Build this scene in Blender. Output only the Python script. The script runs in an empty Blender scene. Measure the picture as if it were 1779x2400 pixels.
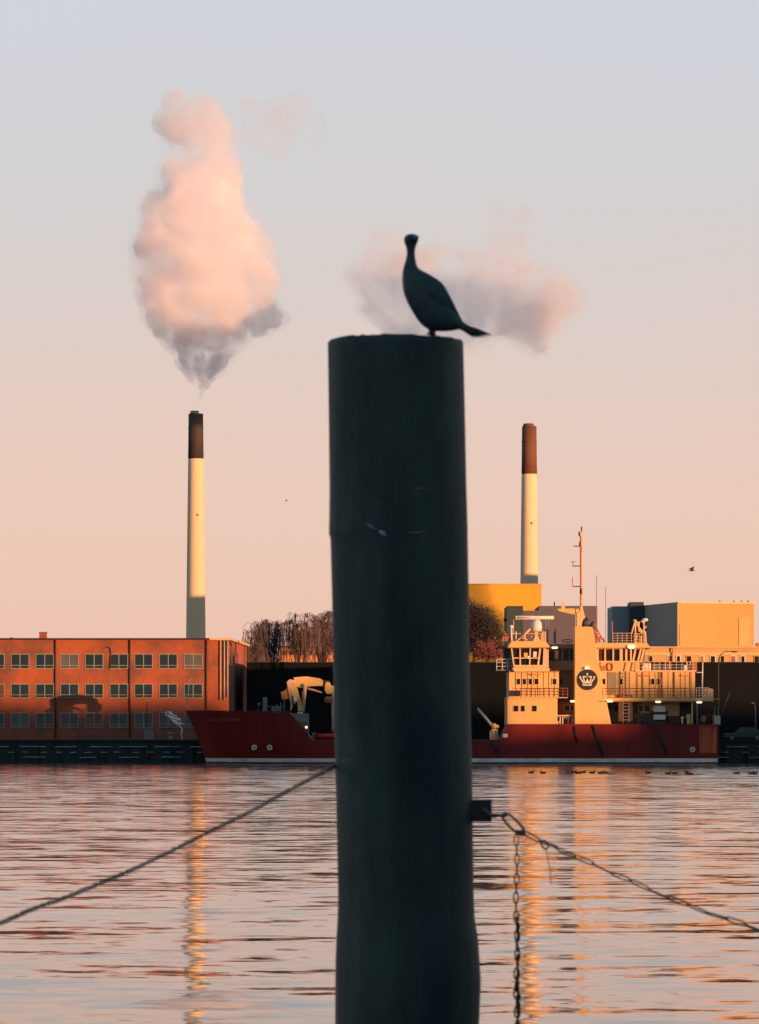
import bpy, math, random
from mathutils import Vector, Matrix, noise as mnoise
R = math.radians
random.seed(7)
C = bpy.context.scene.collection
scn = bpy.context.scene

# ------------------------------------------------------------------ camera
F, CX, HY, CH = 9440.0, 889.5, 1723.0, 3.0          # focal length in photo pixels, centre, horizon row, eye height
cam_d = bpy.data.cameras.new("camera"); cam = bpy.data.objects.new("camera", cam_d); C.objects.link(cam)
cam.location = (0, 0, CH); cam.rotation_euler = (R(90), 0, 0)
cam_d.sensor_fit = 'HORIZONTAL'; cam_d.sensor_width = 36.0
cam_d.lens = 36.0 * F / 1779.0
cam_d.shift_y = (HY - 1200.0) / 1779.0
cam_d.clip_start = 0.5; cam_d.clip_end = 30000
cam_d.dof.use_dof = True; cam_d.dof.focus_distance = 420; cam_d.dof.aperture_fstop = 13
scn.camera = cam

# ------------------------------------------------------------------ sun and sky
SUN_AZ, SUN_EL = R(45), R(2.5)                      # from behind the camera, to the right
sd = bpy.data.lights.new("sun", 'SUN'); sun = bpy.data.objects.new("sun", sd); C.objects.link(sun)
to_sun = Vector((math.sin(SUN_AZ)*math.cos(SUN_EL), -math.cos(SUN_AZ)*math.cos(SUN_EL), math.sin(SUN_EL)))
sun.rotation_euler = to_sun.to_track_quat('Z', 'Y').to_euler()
sd.energy = 5.0; sd.angle = R(0.28); sd.color = (1.0, 0.50, 0.22)

w = bpy.data.worlds.new("World"); scn.world = w; w.use_nodes = True
nt = w.node_tree; nt.nodes.clear()
def N(t, **k):
    n = nt.nodes.new(t)
    for a, b in k.items(): setattr(n, a, b)
    return n
out = N('ShaderNodeOutputWorld'); bg = N('ShaderNodeBackground'); bg.inputs[1].default_value = 0.758
sky = N('ShaderNodeTexSky', sky_type='NISHITA', sun_disc=False)
sky.sun_elevation = SUN_EL; sky.sun_rotation = math.pi - SUN_AZ
tc = N('ShaderNodeTexCoord'); sep = N('ShaderNodeSeparateXYZ'); nt.links.new(tc.outputs['Generated'], sep.inputs[0])
ramp = N('ShaderNodeValToRGB'); mr = N('ShaderNodeMapRange'); mr.inputs[1].default_value = 0; mr.inputs[2].default_value = 1.0
wn = N('ShaderNodeTexNoise'); wn.inputs['Scale'].default_value = 9; wn.inputs['Detail'].default_value = 2
nt.links.new(tc.outputs['Generated'], wn.inputs['Vector'])
wob = N('ShaderNodeMath', operation='MULTIPLY_ADD'); wob.inputs[1].default_value = 0.035; nt.links.new(wn.outputs['Fac'], wob.inputs[0])
nt.links.new(sep.outputs['Z'], wob.inputs[2])
off = N('ShaderNodeMath', operation='SUBTRACT'); off.inputs[1].default_value = 0.0175; nt.links.new(wob.outputs[0], off.inputs[0])
nt.links.new(off.outputs[0], mr.inputs[0]); nt.links.new(mr.outputs[0], ramp.inputs[0]); nt.links.new(ramp.outputs[0], bg.inputs[0])
def s2l(r, g, b): return tuple((c/255.0/12.92 if c/255.0 < .04045 else ((c/255.0+.055)/1.055)**2.4) for c in (r, g, b)) + (1.0,)
stops = [(0.0, (231,190,173)), (0.032, (232,194,178)), (0.055, (229,197,184)), (0.078, (223,198,189)),
         (0.10, (216,200,196)), (0.125, (209,202,202)), (0.155, (205,205,209)), (0.185, (203,206,216)),
         (0.26, (186,194,208)), (0.45, (132,164,184)), (1.0, (90,132,160))]
cr = ramp.color_ramp
while len(cr.elements) > 1: cr.elements.remove(cr.elements[-1])
for i, (p, c) in enumerate(stops):
    e = cr.elements[0] if i == 0 else cr.elements.new(p)
    e.position = p; e.color = s2l(*c)
mixn = N('ShaderNodeMix', data_type='RGBA', blend_type='ADD'); mixn.inputs[0].default_value = 0.02
nt.links.new(ramp.outputs[0], mixn.inputs[6]); nt.links.new(sky.outputs[0], mixn.inputs[7]); 
# the sky half behind the camera is dimmed and blued to deepen the shade
mr2 = N('ShaderNodeMapRange'); mr2.inputs[1].default_value = -.25; mr2.inputs[2].default_value = .35; nt.links.new(sep.outputs['Y'], mr2.inputs[0])
side = N('ShaderNodeMix', data_type='RGBA'); side.inputs[6].default_value = (.60,.73,.79,1); side.inputs[7].default_value = (1,1,1,1); nt.links.new(mr2.outputs[0], side.inputs[0])
mul = N('ShaderNodeMix', data_type='RGBA', blend_type='MULTIPLY'); mul.inputs[0].default_value = 1
nt.links.new(mixn.outputs[2], mul.inputs[6]); nt.links.new(side.outputs[2], mul.inputs[7]); nt.links.new(mul.outputs[2], bg.inputs[0])
nt.links.new(bg.outputs[0], out.inputs[0])

scn.view_settings.view_transform = 'Standard'; scn.view_settings.look = 'None'
scn.view_settings.exposure = 0.4; scn.view_settings.gamma = 1
scn.render.engine = 'CYCLES'
cy = scn.cycles
cy.use_denoising = True; cy.max_bounces = 16; cy.volume_bounces = 14; cy.diffuse_bounces = 3; cy.glossy_bounces = 3
cy.volume_step_rate = 4; cy.volume_max_steps = 128; cy.sample_clamp_indirect = 4

# ------------------------------------------------------------------ helpers
def X(px, Y): return (px - CX) / F * Y
def Z(py, Y): return CH + (HY - py) / F * Y
def P(px, py, Y): return Vector((X(px, Y), Y, Z(py, Y)))

class MB:
    def __init__(s): s.v = []; s.f = []; s.sm = []
    def add(s, vs, fs, smooth=False):
        o = len(s.v); s.v += [tuple(v) for v in vs]
        for f in fs: s.f.append(tuple(i+o for i in f)); s.sm.append(smooth)
        return s
    def box(s, x0, x1, y0, y1, z0, z1):
        return s.add([(x0,y0,z0),(x1,y0,z0),(x1,y1,z0),(x0,y1,z0),(x0,y0,z1),(x1,y0,z1),(x1,y1,z1),(x0,y1,z1)],
              [(0,3,2,1),(4,5,6,7),(0,1,5,4),(1,2,6,5),(2,3,7,6),(3,0,4,7)])
    def boxp(s, a0, a1, b0, b1, Y, d):              # front face at Y spans photo columns a0-a1, rows b0-b1
        return s.box(X(a0,Y), X(a1,Y), Y, Y+d, Z(b1,Y), Z(b0,Y))
    def prism(s, pts, y0, y1):                      # polygon in the xz plane, given counter-clockwise or not
        n = len(pts); vs = [(x, y0, z) for x, z in pts] + [(x, y1, z) for x, z in pts]
        fs = [tuple(range(n)), tuple(range(2*n-1, n-1, -1))] + [(i, i+n, (i+1)%n+n, (i+1)%n) for i in range(n)]
        return s.add(vs, fs)
    def prismp(s, pts, Y, d): return s.prism([(X(a,Y), Z(b,Y)) for a, b in pts], Y, Y+d)
    def plan(s, pts, z0, z1):                       # polygon in plan, extruded upward
        n = len(pts); vs = [(x, y, z0) for x, y in pts] + [(x, y, z1) for x, y in pts]
        return s.add(vs, [tuple(range(n-1,-1,-1)), tuple(range(n, 2*n))] + [(i, (i+1)%n, (i+1)%n+n, i+n) for i in range(n)])
    def tube(s, pts, r, n=6, cap=True):
        pts = [Vector(p) for p in pts]; rs = r if isinstance(r, (list, tuple)) else [r]*len(pts)
        vs = []; up = None
        for i, p in enumerate(pts):
            t = (pts[min(i+1, len(pts)-1)] - pts[max(i-1, 0)]).normalized()
            if up is None: up = Vector((0,0,1)) if abs(t.z) < .9 else Vector((1,0,0))
            a = t.cross(up).normalized(); b = a.cross(t).normalized(); up = b
            for k in range(n):
                an = 2*math.pi*k/n; vs.append(p + (a*math.cos(an) + b*math.sin(an))*rs[i])
        fs = []
        for i in range(len(pts)-1):
            for k in range(n): fs.append((i*n+k, i*n+(k+1)%n, (i+1)*n+(k+1)%n, (i+1)*n+k))
        if cap: fs.append(tuple(range(n-1,-1,-1))); fs.append(tuple(range((len(pts)-1)*n, len(pts)*n)))
        return s.add(vs, fs, n > 5)
    def ring(s, centre, u, v, a, b, r, n=16, m=6):  # closed elongated link: half-length a along u, half-width b along v
        c = Vector(centre); u = Vector(u).normalized(); v = Vector(v).normalized(); wv = u.cross(v)
        vs = []
        for i in range(n):
            t = 2*math.pi*i/n; p = c + u*(a*math.copysign(abs(math.cos(t))**.8, math.cos(t))) + v*(b*math.copysign(abs(math.sin(t))**.8, math.sin(t)))
            d = (u*math.cos(t)/a + v*math.sin(t)/b).normalized()
            for k in range(m):
                q = 2*math.pi*k/m; vs.append(p + (d*math.cos(q) + wv*math.sin(q))*r)
        fs = [(i*m+k, i*m+(k+1)%m, ((i+1)%n)*m+(k+1)%m, ((i+1)%n)*m+k) for i in range(n) for k in range(m)]
        return s.add(vs, fs, True)
    def lathe(s, prof, cx, cy, n=32, smooth=True, centre=None):   # prof: (radius, z)
        vs = []; fs = []
        for j, (r, z) in enumerate(prof):
            ox, oy = centre(z) if centre else (0, 0)
            for k in range(n):
                a = 2*math.pi*k/n; vs.append((cx+ox+r*math.cos(a), cy+oy+r*math.sin(a), z))
        for j in range(len(prof)-1):
            for k in range(n): fs.append((j*n+k, j*n+(k+1)%n, (j+1)*n+(k+1)%n, (j+1)*n+k))
        s.add(vs, fs, smooth)
        o = len(s.v) - len(vs)
        s.f.append(tuple(o+k for k in range(n-1,-1,-1))); s.sm.append(False)
        s.f.append(tuple(o+(len(prof)-1)*n+k for k in range(n))); s.sm.append(False)
        return s
    def ball(s, c, rx, ry=None, rz=None, n=10, m=7):
        ry = ry or rx; rz = rz or rx; prof = []
        vs = [(c[0], c[1], c[2]-rz)]; fs = []
        for j in range(1, m):
            t = math.pi*j/m
            for k in range(n):
                a = 2*math.pi*k/n; vs.append((c[0]+rx*math.sin(t)*math.cos(a), c[1]+ry*math.sin(t)*math.sin(a), c[2]-rz*math.cos(t)))
        vs.append((c[0], c[1], c[2]+rz)); L = len(vs)-1
        for k in range(n):
            fs.append((0, 1+(k+1)%n, 1+k)); fs.append((L, L-n+k, L-n+(k+1)%n))
        for j in range(m-2):
            for k in range(n): fs.append((1+j*n+k, 1+j*n+(k+1)%n, 1+(j+1)*n+(k+1)%n, 1+(j+1)*n+k))
        return s.add(vs, fs, True)
    def build(s, name, mat, root=None, bevel=0):
        # root: parent object (vertices are given in world space and made relative to it)
        org = Vector((0,0,0)) if root is None else worldloc(root)
        me = bpy.data.meshes.new(name); me.from_pydata([Vector(v)-org for v in s.v], [], s.f); me.update()
        me.polygons.foreach_set('use_smooth', s.sm); me.materials.append(mat)
        o = bpy.data.objects.new(name, me); C.objects.link(o)
        if root is not None: o.parent = root
        if bevel:
            m = o.modifiers.new('bevel', 'BEVEL'); m.width = bevel; m.segments = 2; m.limit_method = 'ANGLE'
        return o
def worldloc(o):
    p = Vector((0,0,0))
    while o is not None: p += o.location; o = o.parent
    return p
def tag(o, label=None, cat=None, group=None, kind=None):
    if label: o['label'] = label
    if cat: o['category'] = cat
    if group: o['group'] = group
    if kind: o['kind'] = kind
    return o
def thing(name, loc, label, cat, group=None):
    o = bpy.data.objects.new(name, None); C.objects.link(o); o.location = loc
    o.empty_display_size = .5
    return tag(o, label, cat, group)
def copy_tree(o, parent=None):
    c = o.copy(); C.objects.link(c); c.parent = parent
    for ch in list(o.children): copy_tree(ch, c)
    return c

# ------------------------------------------------------------------ materials
def mat(name, col, rough=.7, metal=0, var=.25, scale=1.5, streak=False, bump=0, spec=.5, emit=None, col2=None):
    m = bpy.data.materials.new(name); m.use_nodes = True; t = m.node_tree; b = t.nodes['Principled BSDF']
    b.inputs['Roughness'].default_value = rough; b.inputs['Metallic'].default_value = metal
    b.inputs['Specular IOR Level'].default_value = spec
    co = t.nodes.new('ShaderNodeTexCoord'); mp = t.nodes.new('ShaderNodeMapping'); nz = t.nodes.new('ShaderNodeTexNoise')
    ge = t.nodes.new('ShaderNodeNewGeometry')
    t.links.new(ge.outputs['Position'], mp.inputs[0]); t.links.new(mp.outputs[0], nz.inputs['Vector'])
    mp.inputs['Scale'].default_value = (scale, scale, scale*(.12 if streak else 1)); nz.inputs['Scale'].default_value = 1
    nz.inputs['Detail'].default_value = 6; nz.inputs['Roughness'].default_value = .62
    rp = t.nodes.new('ShaderNodeValToRGB'); rp.color_ramp.elements[0].position = .3; rp.color_ramp.elements[1].position = .7
    c2 = col2 or tuple(c*(1-var) for c in col)
    rp.color_ramp.elements[0].color = (*c2, 1); rp.color_ramp.elements[1].color = (*(min(1, c*(1+var*.4)) for c in col), 1) if not col2 else (*col, 1)
    if name == 'brick': rp.color_ramp.elements[0].position = .4; rp.color_ramp.elements[1].position = .58
    t.links.new(nz.outputs['Fac'], rp.inputs[0]); t.links.new(rp.outputs[0], b.inputs['Base Color'])
    if bump:
        bp = t.nodes.new('ShaderNodeBump'); bp.inputs['Strength'].default_value = bump; bp.inputs['Distance'].default_value = .1
        t.links.new(nz.outputs['Fac'], bp.inputs['Height']); t.links.new(bp.outputs[0], b.inputs['Normal'])
    if emit:
        b.inputs['Emission Color'].default_value = (*emit[0], 1); b.inputs['Emission Strength'].default_value = emit[1]
    return m
M = {}
M['brick'] = mat('brick', (.40,.095,.038), .9, var=.35, scale=.22, col2=(.19,.068,.042))  # broad darker patches in the colour stand for patchy sunlight on the wall
M['olive'] = mat('render_wall', (.20,.13,.06), .9, var=.3, scale=.4)
M['roof'] = mat('roof_felt', (.05,.025,.02), .9)
M['winframe'] = mat('window_frame', (.32,.26,.22), .6, var=.1)
M['glass'] = mat('window_glass', (.012,.034,.042), .15, var=.4, scale=.6)
M['pipe'] = mat('downpipe', (.07,.04,.035), .7)
M['palepipe'] = mat('pale_pipe', (.5,.42,.34), .7)
M['shed'] = mat('shed_cladding', (.0095,.0105,.0115), .9, var=.3, scale=.2, streak=True, spec=.1)
M['hull'] = mat('hull_red', (.205,.015,.011), .5, var=.5, scale=.3, streak=True, spec=.25)
M['hullsunrust'] = mat('hull_sun_rust', (.62,.12,.03), .7, var=.5, scale=1.2, streak=True, col2=(.25,.025,.012))  # rust plus painted sunlight for the stern
M['black'] = mat('black_paint', (.014,.015,.016), .6, var=.2)
M['stripe'] = mat('white_stripe', (.75,.66,.56), .6, var=.35, scale=.8)
M['cream'] = mat('cream_paint', (.74,.44,.155), .55, var=.16, scale=.5, streak=True)
M['creamshade'] = mat('shaded_cream', (.27,.20,.12), .65, var=.2, scale=.5)  # darker copy of the cream paint, carries the shade of recessed walls
M['creamtrim'] = mat('cream_trim', (.75,.46,.24), .5, var=.08)
M['rib'] = mat('orange_trim', (.40,.13,.045), .6, var=.25, scale=1)
M['deck'] = mat('deck_grey', (.12,.12,.11), .8)
M['greymetal'] = mat('grey_steel', (.16,.17,.17), .6)
M['shipglass'] = mat('ship_glass', (.018,.012,.012), .12, var=.3)
M['chimney'] = mat('chimney_concrete', (.80,.59,.375), .85, var=.10, scale=.08, streak=True)
M['chimneytop'] = mat('chimney_soot', (.05,.032,.033), .8, var=.3, scale=.1, streak=True)
M['chimneybrick'] = mat('chimney_red_top', (.19,.07,.043), .85, var=.4, scale=.12, streak=True)
M['yellow'] = mat('yellow_cladding', (.74,.37,.028), .8, var=.08, scale=.05)
M['slate'] = mat('slate_cladding', (.125,.105,.125), .85, var=.12, scale=.08)
M['darkslate'] = mat('dark_cladding', (.035,.055,.06), .8, var=.15, scale=.1)
M['silo'] = mat('silo_cladding', (.64,.34,.105), .85, var=.14, scale=.06, streak=True)
M['longhouse'] = mat('cream_render', (.60,.37,.14), .85, var=.15, scale=.15)
M['redwall'] = mat('red_wall', (.85,.30,.09), .85, var=.6, scale=.8)
M['bark'] = mat('bark', (.055,.035,.03), .9, var=.3, scale=1)
M['twig'] = mat('twigs', (.17,.105,.095), .9, var=.45, scale=.6)
M['redtwig'] = mat('red_twigs', (.22,.07,.06), .9, var=.4, scale=1)
M['leafdark'] = mat('dark_twigs', (.05,.038,.032), .9, var=.4, scale=.8)
M['pile'] = mat('pile_wood', (.058,.096,.092), .62, var=.5, scale=2.6, streak=True, bump=.25, spec=.25, col2=(.018,.034,.038))
M['feather'] = mat('black_feathers', (.030,.062,.068), .5, var=.4, scale=28, bump=.1, spec=.4)
M['feather2'] = mat('tail_feathers', (.05,.085,.09), .5, var=.4, scale=60)
M['chain'] = mat('chain_iron', (.15,.115,.10), .6, metal=.1, var=.5, scale=40)
M['quay'] = mat('quay_timber', (.016,.026,.028), .8, var=.5, scale=1.2)
M['fender'] = mat('fender_wood', (.24,.27,.27), .8, var=.4, scale=1.5)
M['ground'] = mat('ground_asphalt', (.05,.05,.05), .9)
M['bollard'] = mat('bollard_paint', (.2,.2,.18), .7)
M['redpaint'] = mat('red_paint', (.5,.012,.012), .4, var=.15)
M['lamp'] = mat('lamp_lit', (.8,.75,.6), .5, emit=((1,.82,.5), 1.0))
M['white'] = mat('white_gear', (.82,.70,.62), .55, var=.15, scale=2)
M['orange'] = mat('orange_gear', (.62,.2,.05), .6)
M['car'] = mat('car_paint', (.012,.03,.034), .3, var=.1)
M['carglass'] = mat('car_glass', (.06,.10,.11), .08, var=.1)
M['tyre'] = mat('tyre', (.012,.012,.012), .8)
M['duck'] = mat('duck_brown', (.09,.055,.045), .8)
M['duckw'] = mat('duck_white', (.6,.5,.42), .8)
M['crown'] = mat('crown_paint', (.78,.62,.5), .5, var=.08)
M['facade'] = mat('plain_render', (.3,.28,.25), .9)
M['side'] = mat('shaded_side', (.37,.28,.24), .85, var=.08, scale=.08)  # grey that carries the shade on the left face of the silo
M['annex'] = mat('annex_cladding', (.26,.28,.28), .85, var=.08, scale=.08)
M['blind'] = mat('pale_blind', (.10,.11,.10), .5, var=.3, scale=1)
M['warmglass'] = mat('curtain', (.16,.07,.04), .4, var=.6, scale=1.5)
M['rust'] = mat('rusty_iron', (.10,.05,.035), .7, var=.5, scale=30)
M['algae'] = mat('pale_scrape', (.10,.13,.13), .7, var=.5, scale=30)

_t = M['pile'].node_tree; _b = _t.nodes['Principled BSDF']; _l = _b.inputs['Base Color'].links[0]; _src = _l.from_socket
_g = _t.nodes.new('ShaderNodeNewGeometry'); _mp = _t.nodes.new('ShaderNodeMapping'); _mp.inputs['Scale'].default_value = (2.2, 2.2, 1.1); _n = _t.nodes.new('ShaderNodeTexNoise')
_n.inputs['Scale'].default_value = 1; _n.inputs['Detail'].default_value = 8; _n.inputs['Roughness'].default_value = .7; _t.links.new(_g.outputs['Position'], _mp.inputs[0]); _t.links.new(_mp.outputs[0], _n.inputs['Vector'])
_r = _t.nodes.new('ShaderNodeValToRGB'); _r.color_ramp.elements[0].position = .36; _r.color_ramp.elements[0].color = (.42,.50,.52,1); _r.color_ramp.elements[1].position = .66; _r.color_ramp.elements[1].color = (1.25,1.1,.95,1)
_x = _t.nodes.new('ShaderNodeMix'); _x.data_type = 'RGBA'; _x.blend_type = 'MULTIPLY'; _x.inputs[0].default_value = 1
_t.links.new(_n.outputs['Fac'], _r.inputs[0]); _t.links.new(_src, _x.inputs[6]); _t.links.new(_r.outputs[0], _x.inputs[7]); _t.links.new(_x.outputs[2], _b.inputs['Base Color'])

# water: flat sheet, wave slopes straight from noise so that they do not flatten out with distance
def water_mat():
    m = bpy.data.materials.new('water'); m.use_nodes = True; t = m.node_tree; b = t.nodes['Principled BSDF']
    b.inputs['Base Color'].default_value = (.09,.085,.085,1); b.inputs['Roughness'].default_value = .05; b.inputs['IOR'].default_value = 1.4
    ge = t.nodes.new('ShaderNodeNewGeometry'); acc = None
    for sc, amp, det in (((.14,.30,1), .023, 2), ((.55,1.2,1), .058, 2), ((2.4,4.6,1), .030, 2)):
        mp = t.nodes.new('ShaderNodeMapping'); mp.inputs['Scale'].default_value = sc; mp.inputs['Rotation'].default_value = (0,0,R(3+10*amp))
        mp.inputs['Location'].default_value = (sc[1]*7, 3, 0)
        t.links.new(ge.outputs['Position'], mp.inputs[0])
        nz = t.nodes.new('ShaderNodeTexNoise'); nz.inputs['Scale'].default_value = 1; nz.inputs['Detail'].default_value = det
        nz.inputs['Distortion'].default_value = .4
        t.links.new(mp.outputs[0], nz.inputs['Vector'])
        sb = t.nodes.new('ShaderNodeVectorMath'); sb.operation = 'SUBTRACT'; sb.inputs[1].default_value = (.5,.5,.5); t.links.new(nz.outputs['Color'], sb.inputs[0])
        ml = t.nodes.new('ShaderNodeVectorMath'); ml.operation = 'MULTIPLY'; ml.inputs[1].default_value = (amp*.8*2, amp*2, 0); t.links.new(sb.outputs[0], ml.inputs[0])
        if acc is None: acc = ml
        else:
            a = t.nodes.new('ShaderNodeVectorMath'); a.operation = 'ADD'; t.links.new(acc.outputs[0], a.inputs[0]); t.links.new(ml.outputs[0], a.inputs[1]); acc = a
    sp = t.nodes.new('ShaderNodeSeparateXYZ'); t.links.new(ge.outputs['Position'], sp.inputs[0])
    gain = t.nodes.new('ShaderNodeMapRange'); gain.inputs[1].default_value = 60; gain.inputs[2].default_value = 330; gain.inputs[3].default_value = .92; gain.inputs[4].default_value = 1.7
    t.links.new(sp.outputs['Y'], gain.inputs[0])
    sc_ = t.nodes.new('ShaderNodeVectorMath'); sc_.operation = 'SCALE'; t.links.new(acc.outputs[0], sc_.inputs[0]); t.links.new(gain.outputs[0], sc_.inputs[3]); acc = sc_
    lean = t.nodes.new('ShaderNodeMapRange'); lean.inputs[1].default_value = 60; lean.inputs[2].default_value = 330; lean.inputs[3].default_value = -.006; lean.inputs[4].default_value = -.030
    t.links.new(sp.outputs['Y'], lean.inputs[0]); cb = t.nodes.new('ShaderNodeCombineXYZ'); cb.inputs[2].default_value = 1; t.links.new(lean.outputs[0], cb.inputs[1])
    ad = t.nodes.new('ShaderNodeVectorMath'); ad.operation = 'ADD'; t.links.new(cb.outputs[0], ad.inputs[1]); t.links.new(acc.outputs[0], ad.inputs[0])
    no = t.nodes.new('ShaderNodeVectorMath'); no.operation = 'NORMALIZE'; t.links.new(ad.outputs[0], no.inputs[0])
    t.links.new(no.outputs[0], b.inputs['Normal'])
    return m

# ------------------------------------------------------------------ setting
o = MB().add([(-6000,-8,0),(6000,-8,0),(6000,434,0),(-6000,434,0)], [(0,1,2,3)]).build('water', water_mat()); tag(o, kind='structure')
QZ = 2.35
o = MB().box(-6000, 6000, 434.6, 9000, -1, QZ).build('ground', M['ground']); tag(o, kind='structure')
o = MB().box(-6000, 6000, -900, -8, -1, 1.3).build('near_quay', M['ground']); tag(o, kind='structure')

# far quay wall: timber front with waling boards and fender logs
mb = MB().box(-90, 90, 433.6, 434.6, -1, QZ+.02)
for i in range(75):
    x = -90+i*2.4; mb.box(x, x+.35, 433.25, 433.62, -1, QZ-.25)
q = thing('quay_wall', (0, 434, 0), 'dark timber faced quay wall along the far waterline', 'quay wall')
mb.build('wall', M['quay'], q)
mb = MB()
for zz, ln, gap in ((1.75, 2.9, 1.0), (1.15, .75, .95), (.62, 2.2, 2.8)):
    x = -60
    while x < 60:
        L = ln*random.uniform(.8, 1.1); g = gap*random.uniform(.6, 1.5)
        mb.tube([(x, 433.15, zz+random.uniform(-.04,.04)), (x+L, 433.15, zz)], .07, 6); x += L+g
tag(mb.build('fender_log', M['fender'], q), kind='stuff')
MB().box(-90, 90, 433.3, 434.2, QZ+.02, QZ+.17).build('coping', M['quay'], q)

# ------------------------------------------------------------------ brick building on the left
YB = 450.0
xr = X(489, YB); xt = X(533, YB); ztop = Z(1499, YB); zbot = QZ
bb = thing('brick_building', (X(250,YB), YB, zbot), 'long three storey red brick building with white framed windows on the left', 'building')
MB().plan([(-75, YB), (xr, YB), (xr, YB+14), (-75, YB+14)], zbot, ztop).build('wall', M['brick'], bb)
xs2 = X(578, 483)
MB().plan([(xr, YB+.6), (xt, YB+.6), (xs2, 483), (xr-1, 483)], zbot, ztop-.05).build('side_wall', M['brick'], bb)
e = MB().plan([(-75, YB-.45), (xr+.1, YB-.45), (xr+.1, YB+14), (-75, YB+14)], ztop, ztop+.16)
e.build('roof', M['roof'], bb)
MB().plan([(xr+.1, YB+.2), (xt+.35, YB+.2), (xs2+.4, 483), (xr-1, 483)], ztop-.05, ztop+.2).build('eave', M['creamtrim'], bb)
ch = MB().boxp(92, 108, 1482, 1500, YB+3, 1.2); ch.boxp(91, 109, 1481, 1483.5, YB+2.9, 1.4); ch.build('roof_stack', M['brick'], bb)
MB().boxp(23, 30, 1494, 1499, YB+2, .5).build('roof_vent', M['roof'], bb)
for px in (-160, 130, 304.5, 484): MB().tube([P(px,1500,YB-.12), P(px,1730,YB-.12)], .09, 6).build('downpipe', M['pipe'], bb)
for px, b in ((517,1640),(526,1640),(533.6,1634)): MB().tube([P(px,1502,YB+.4), P(px,b,YB+.4)], .07, 6).build('downpipe', M['palepipe'], bb)
MB().tube([P(250,1517,YB-.1), P(258,1518,YB-.1), P(260,1530,YB-.1), P(258,1566,YB-.1)], .06, 6).build('vent_pipe', M['pipe'], bb)
rows = ((1534,1566),(1604,1634.5),(1672,1703.5))
for c in range(-8, 8):
    for (r0, r1) in rows:
        a0 = 27 + 57.9*c; a1 = a0+40
        if c == 7: a1 = a0+41
        fr = MB()
        t_ = 1.7
        Yf = YB-.06
        fr.boxp(a0-t_, a1+t_, r0-t_, r0, Yf, .12); fr.boxp(a0-t_, a1+t_, r1, r1+t_, Yf-.05, .18)
        fr.boxp(a0-t_, a0, r0, r1, Yf, .1); fr.boxp(a1, a1+t_, r0, r1, Yf, .1)
        cxm = (a0+a1)/2; fr.boxp(cxm-.9, cxm+.9, r0, r1, Yf+.01, .05); ry = r0+(r1-r0)*.8
        fr.boxp(a0, cxm-.9, ry-.6, ry+.6, Yf+.02, .04); fr.boxp(cxm+.9, a1, ry-.6, ry+.6, Yf+.02, .04)
        wf = fr.build('window', M['winframe'], bb)
        MB().boxp(a0, a1, r0, r1, YB-.02, .015).build('pane', random.choice((M['glass'],M['glass'],M['glass'],M['blind'],M['warmglass'])), wf)

# ------------------------------------------------------------------ black shed behind the ship
YS = 462.0
sh = thing('black_shed', (X(1200,YS), YS, QZ), 'long black clad quayside shed behind the red ship', 'shed')
MB().box(X(578,YS), 80, YS, YS+16, QZ, Z(1553,YS)).build('wall', M['shed'], sh)
MB().box(X(577,YS), 80.1, YS-.15, YS+16.1, Z(1553,YS), Z(1551.5,YS)).build('roof', M['black'], sh)
mb = MB()
for i in range(46): x = X(590,YS)+i*2.0; mb.box(x, x+.05, YS-.02, YS, QZ, Z(1556,YS))
mb.build('cladding_rib', M['shed'], sh)

# low sunlit building with a dark roof box, behind the weeping trees
YR = 560.0
rb = thing('low_building', (X(720,YR), YR, QZ), 'low orange building with dark roof box behind the weeping trees', 'building')
MB().box(X(655,YR), X(1080,YR), YR, YR+10, QZ, Z(1517,YR)).build('wall', M['redwall'], rb)
MB().box(X(650,YR), X(1085,YR), YR-.4, YR+10.3, Z(1517,YR), Z(1514,YR)).build('roof', M['roof'], rb)
MB().boxp(741, 780, 1489, 1514, YR+1, 5).build('roof_box', M['darkslate'], rb)
for i in range(8):
    a = 664+i*15; f = MB().boxp(a, a+8, 1523, 1536, YR-.04, .06).build('window', M['palepipe'] if i % 3 else M['redwall'], rb)
    MB().boxp(a+1.2, a+6.8, 1524.5, 1535, YR-.06, .03).build('pane', M['lamp'] if False else M['shipglass'], f)

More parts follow.
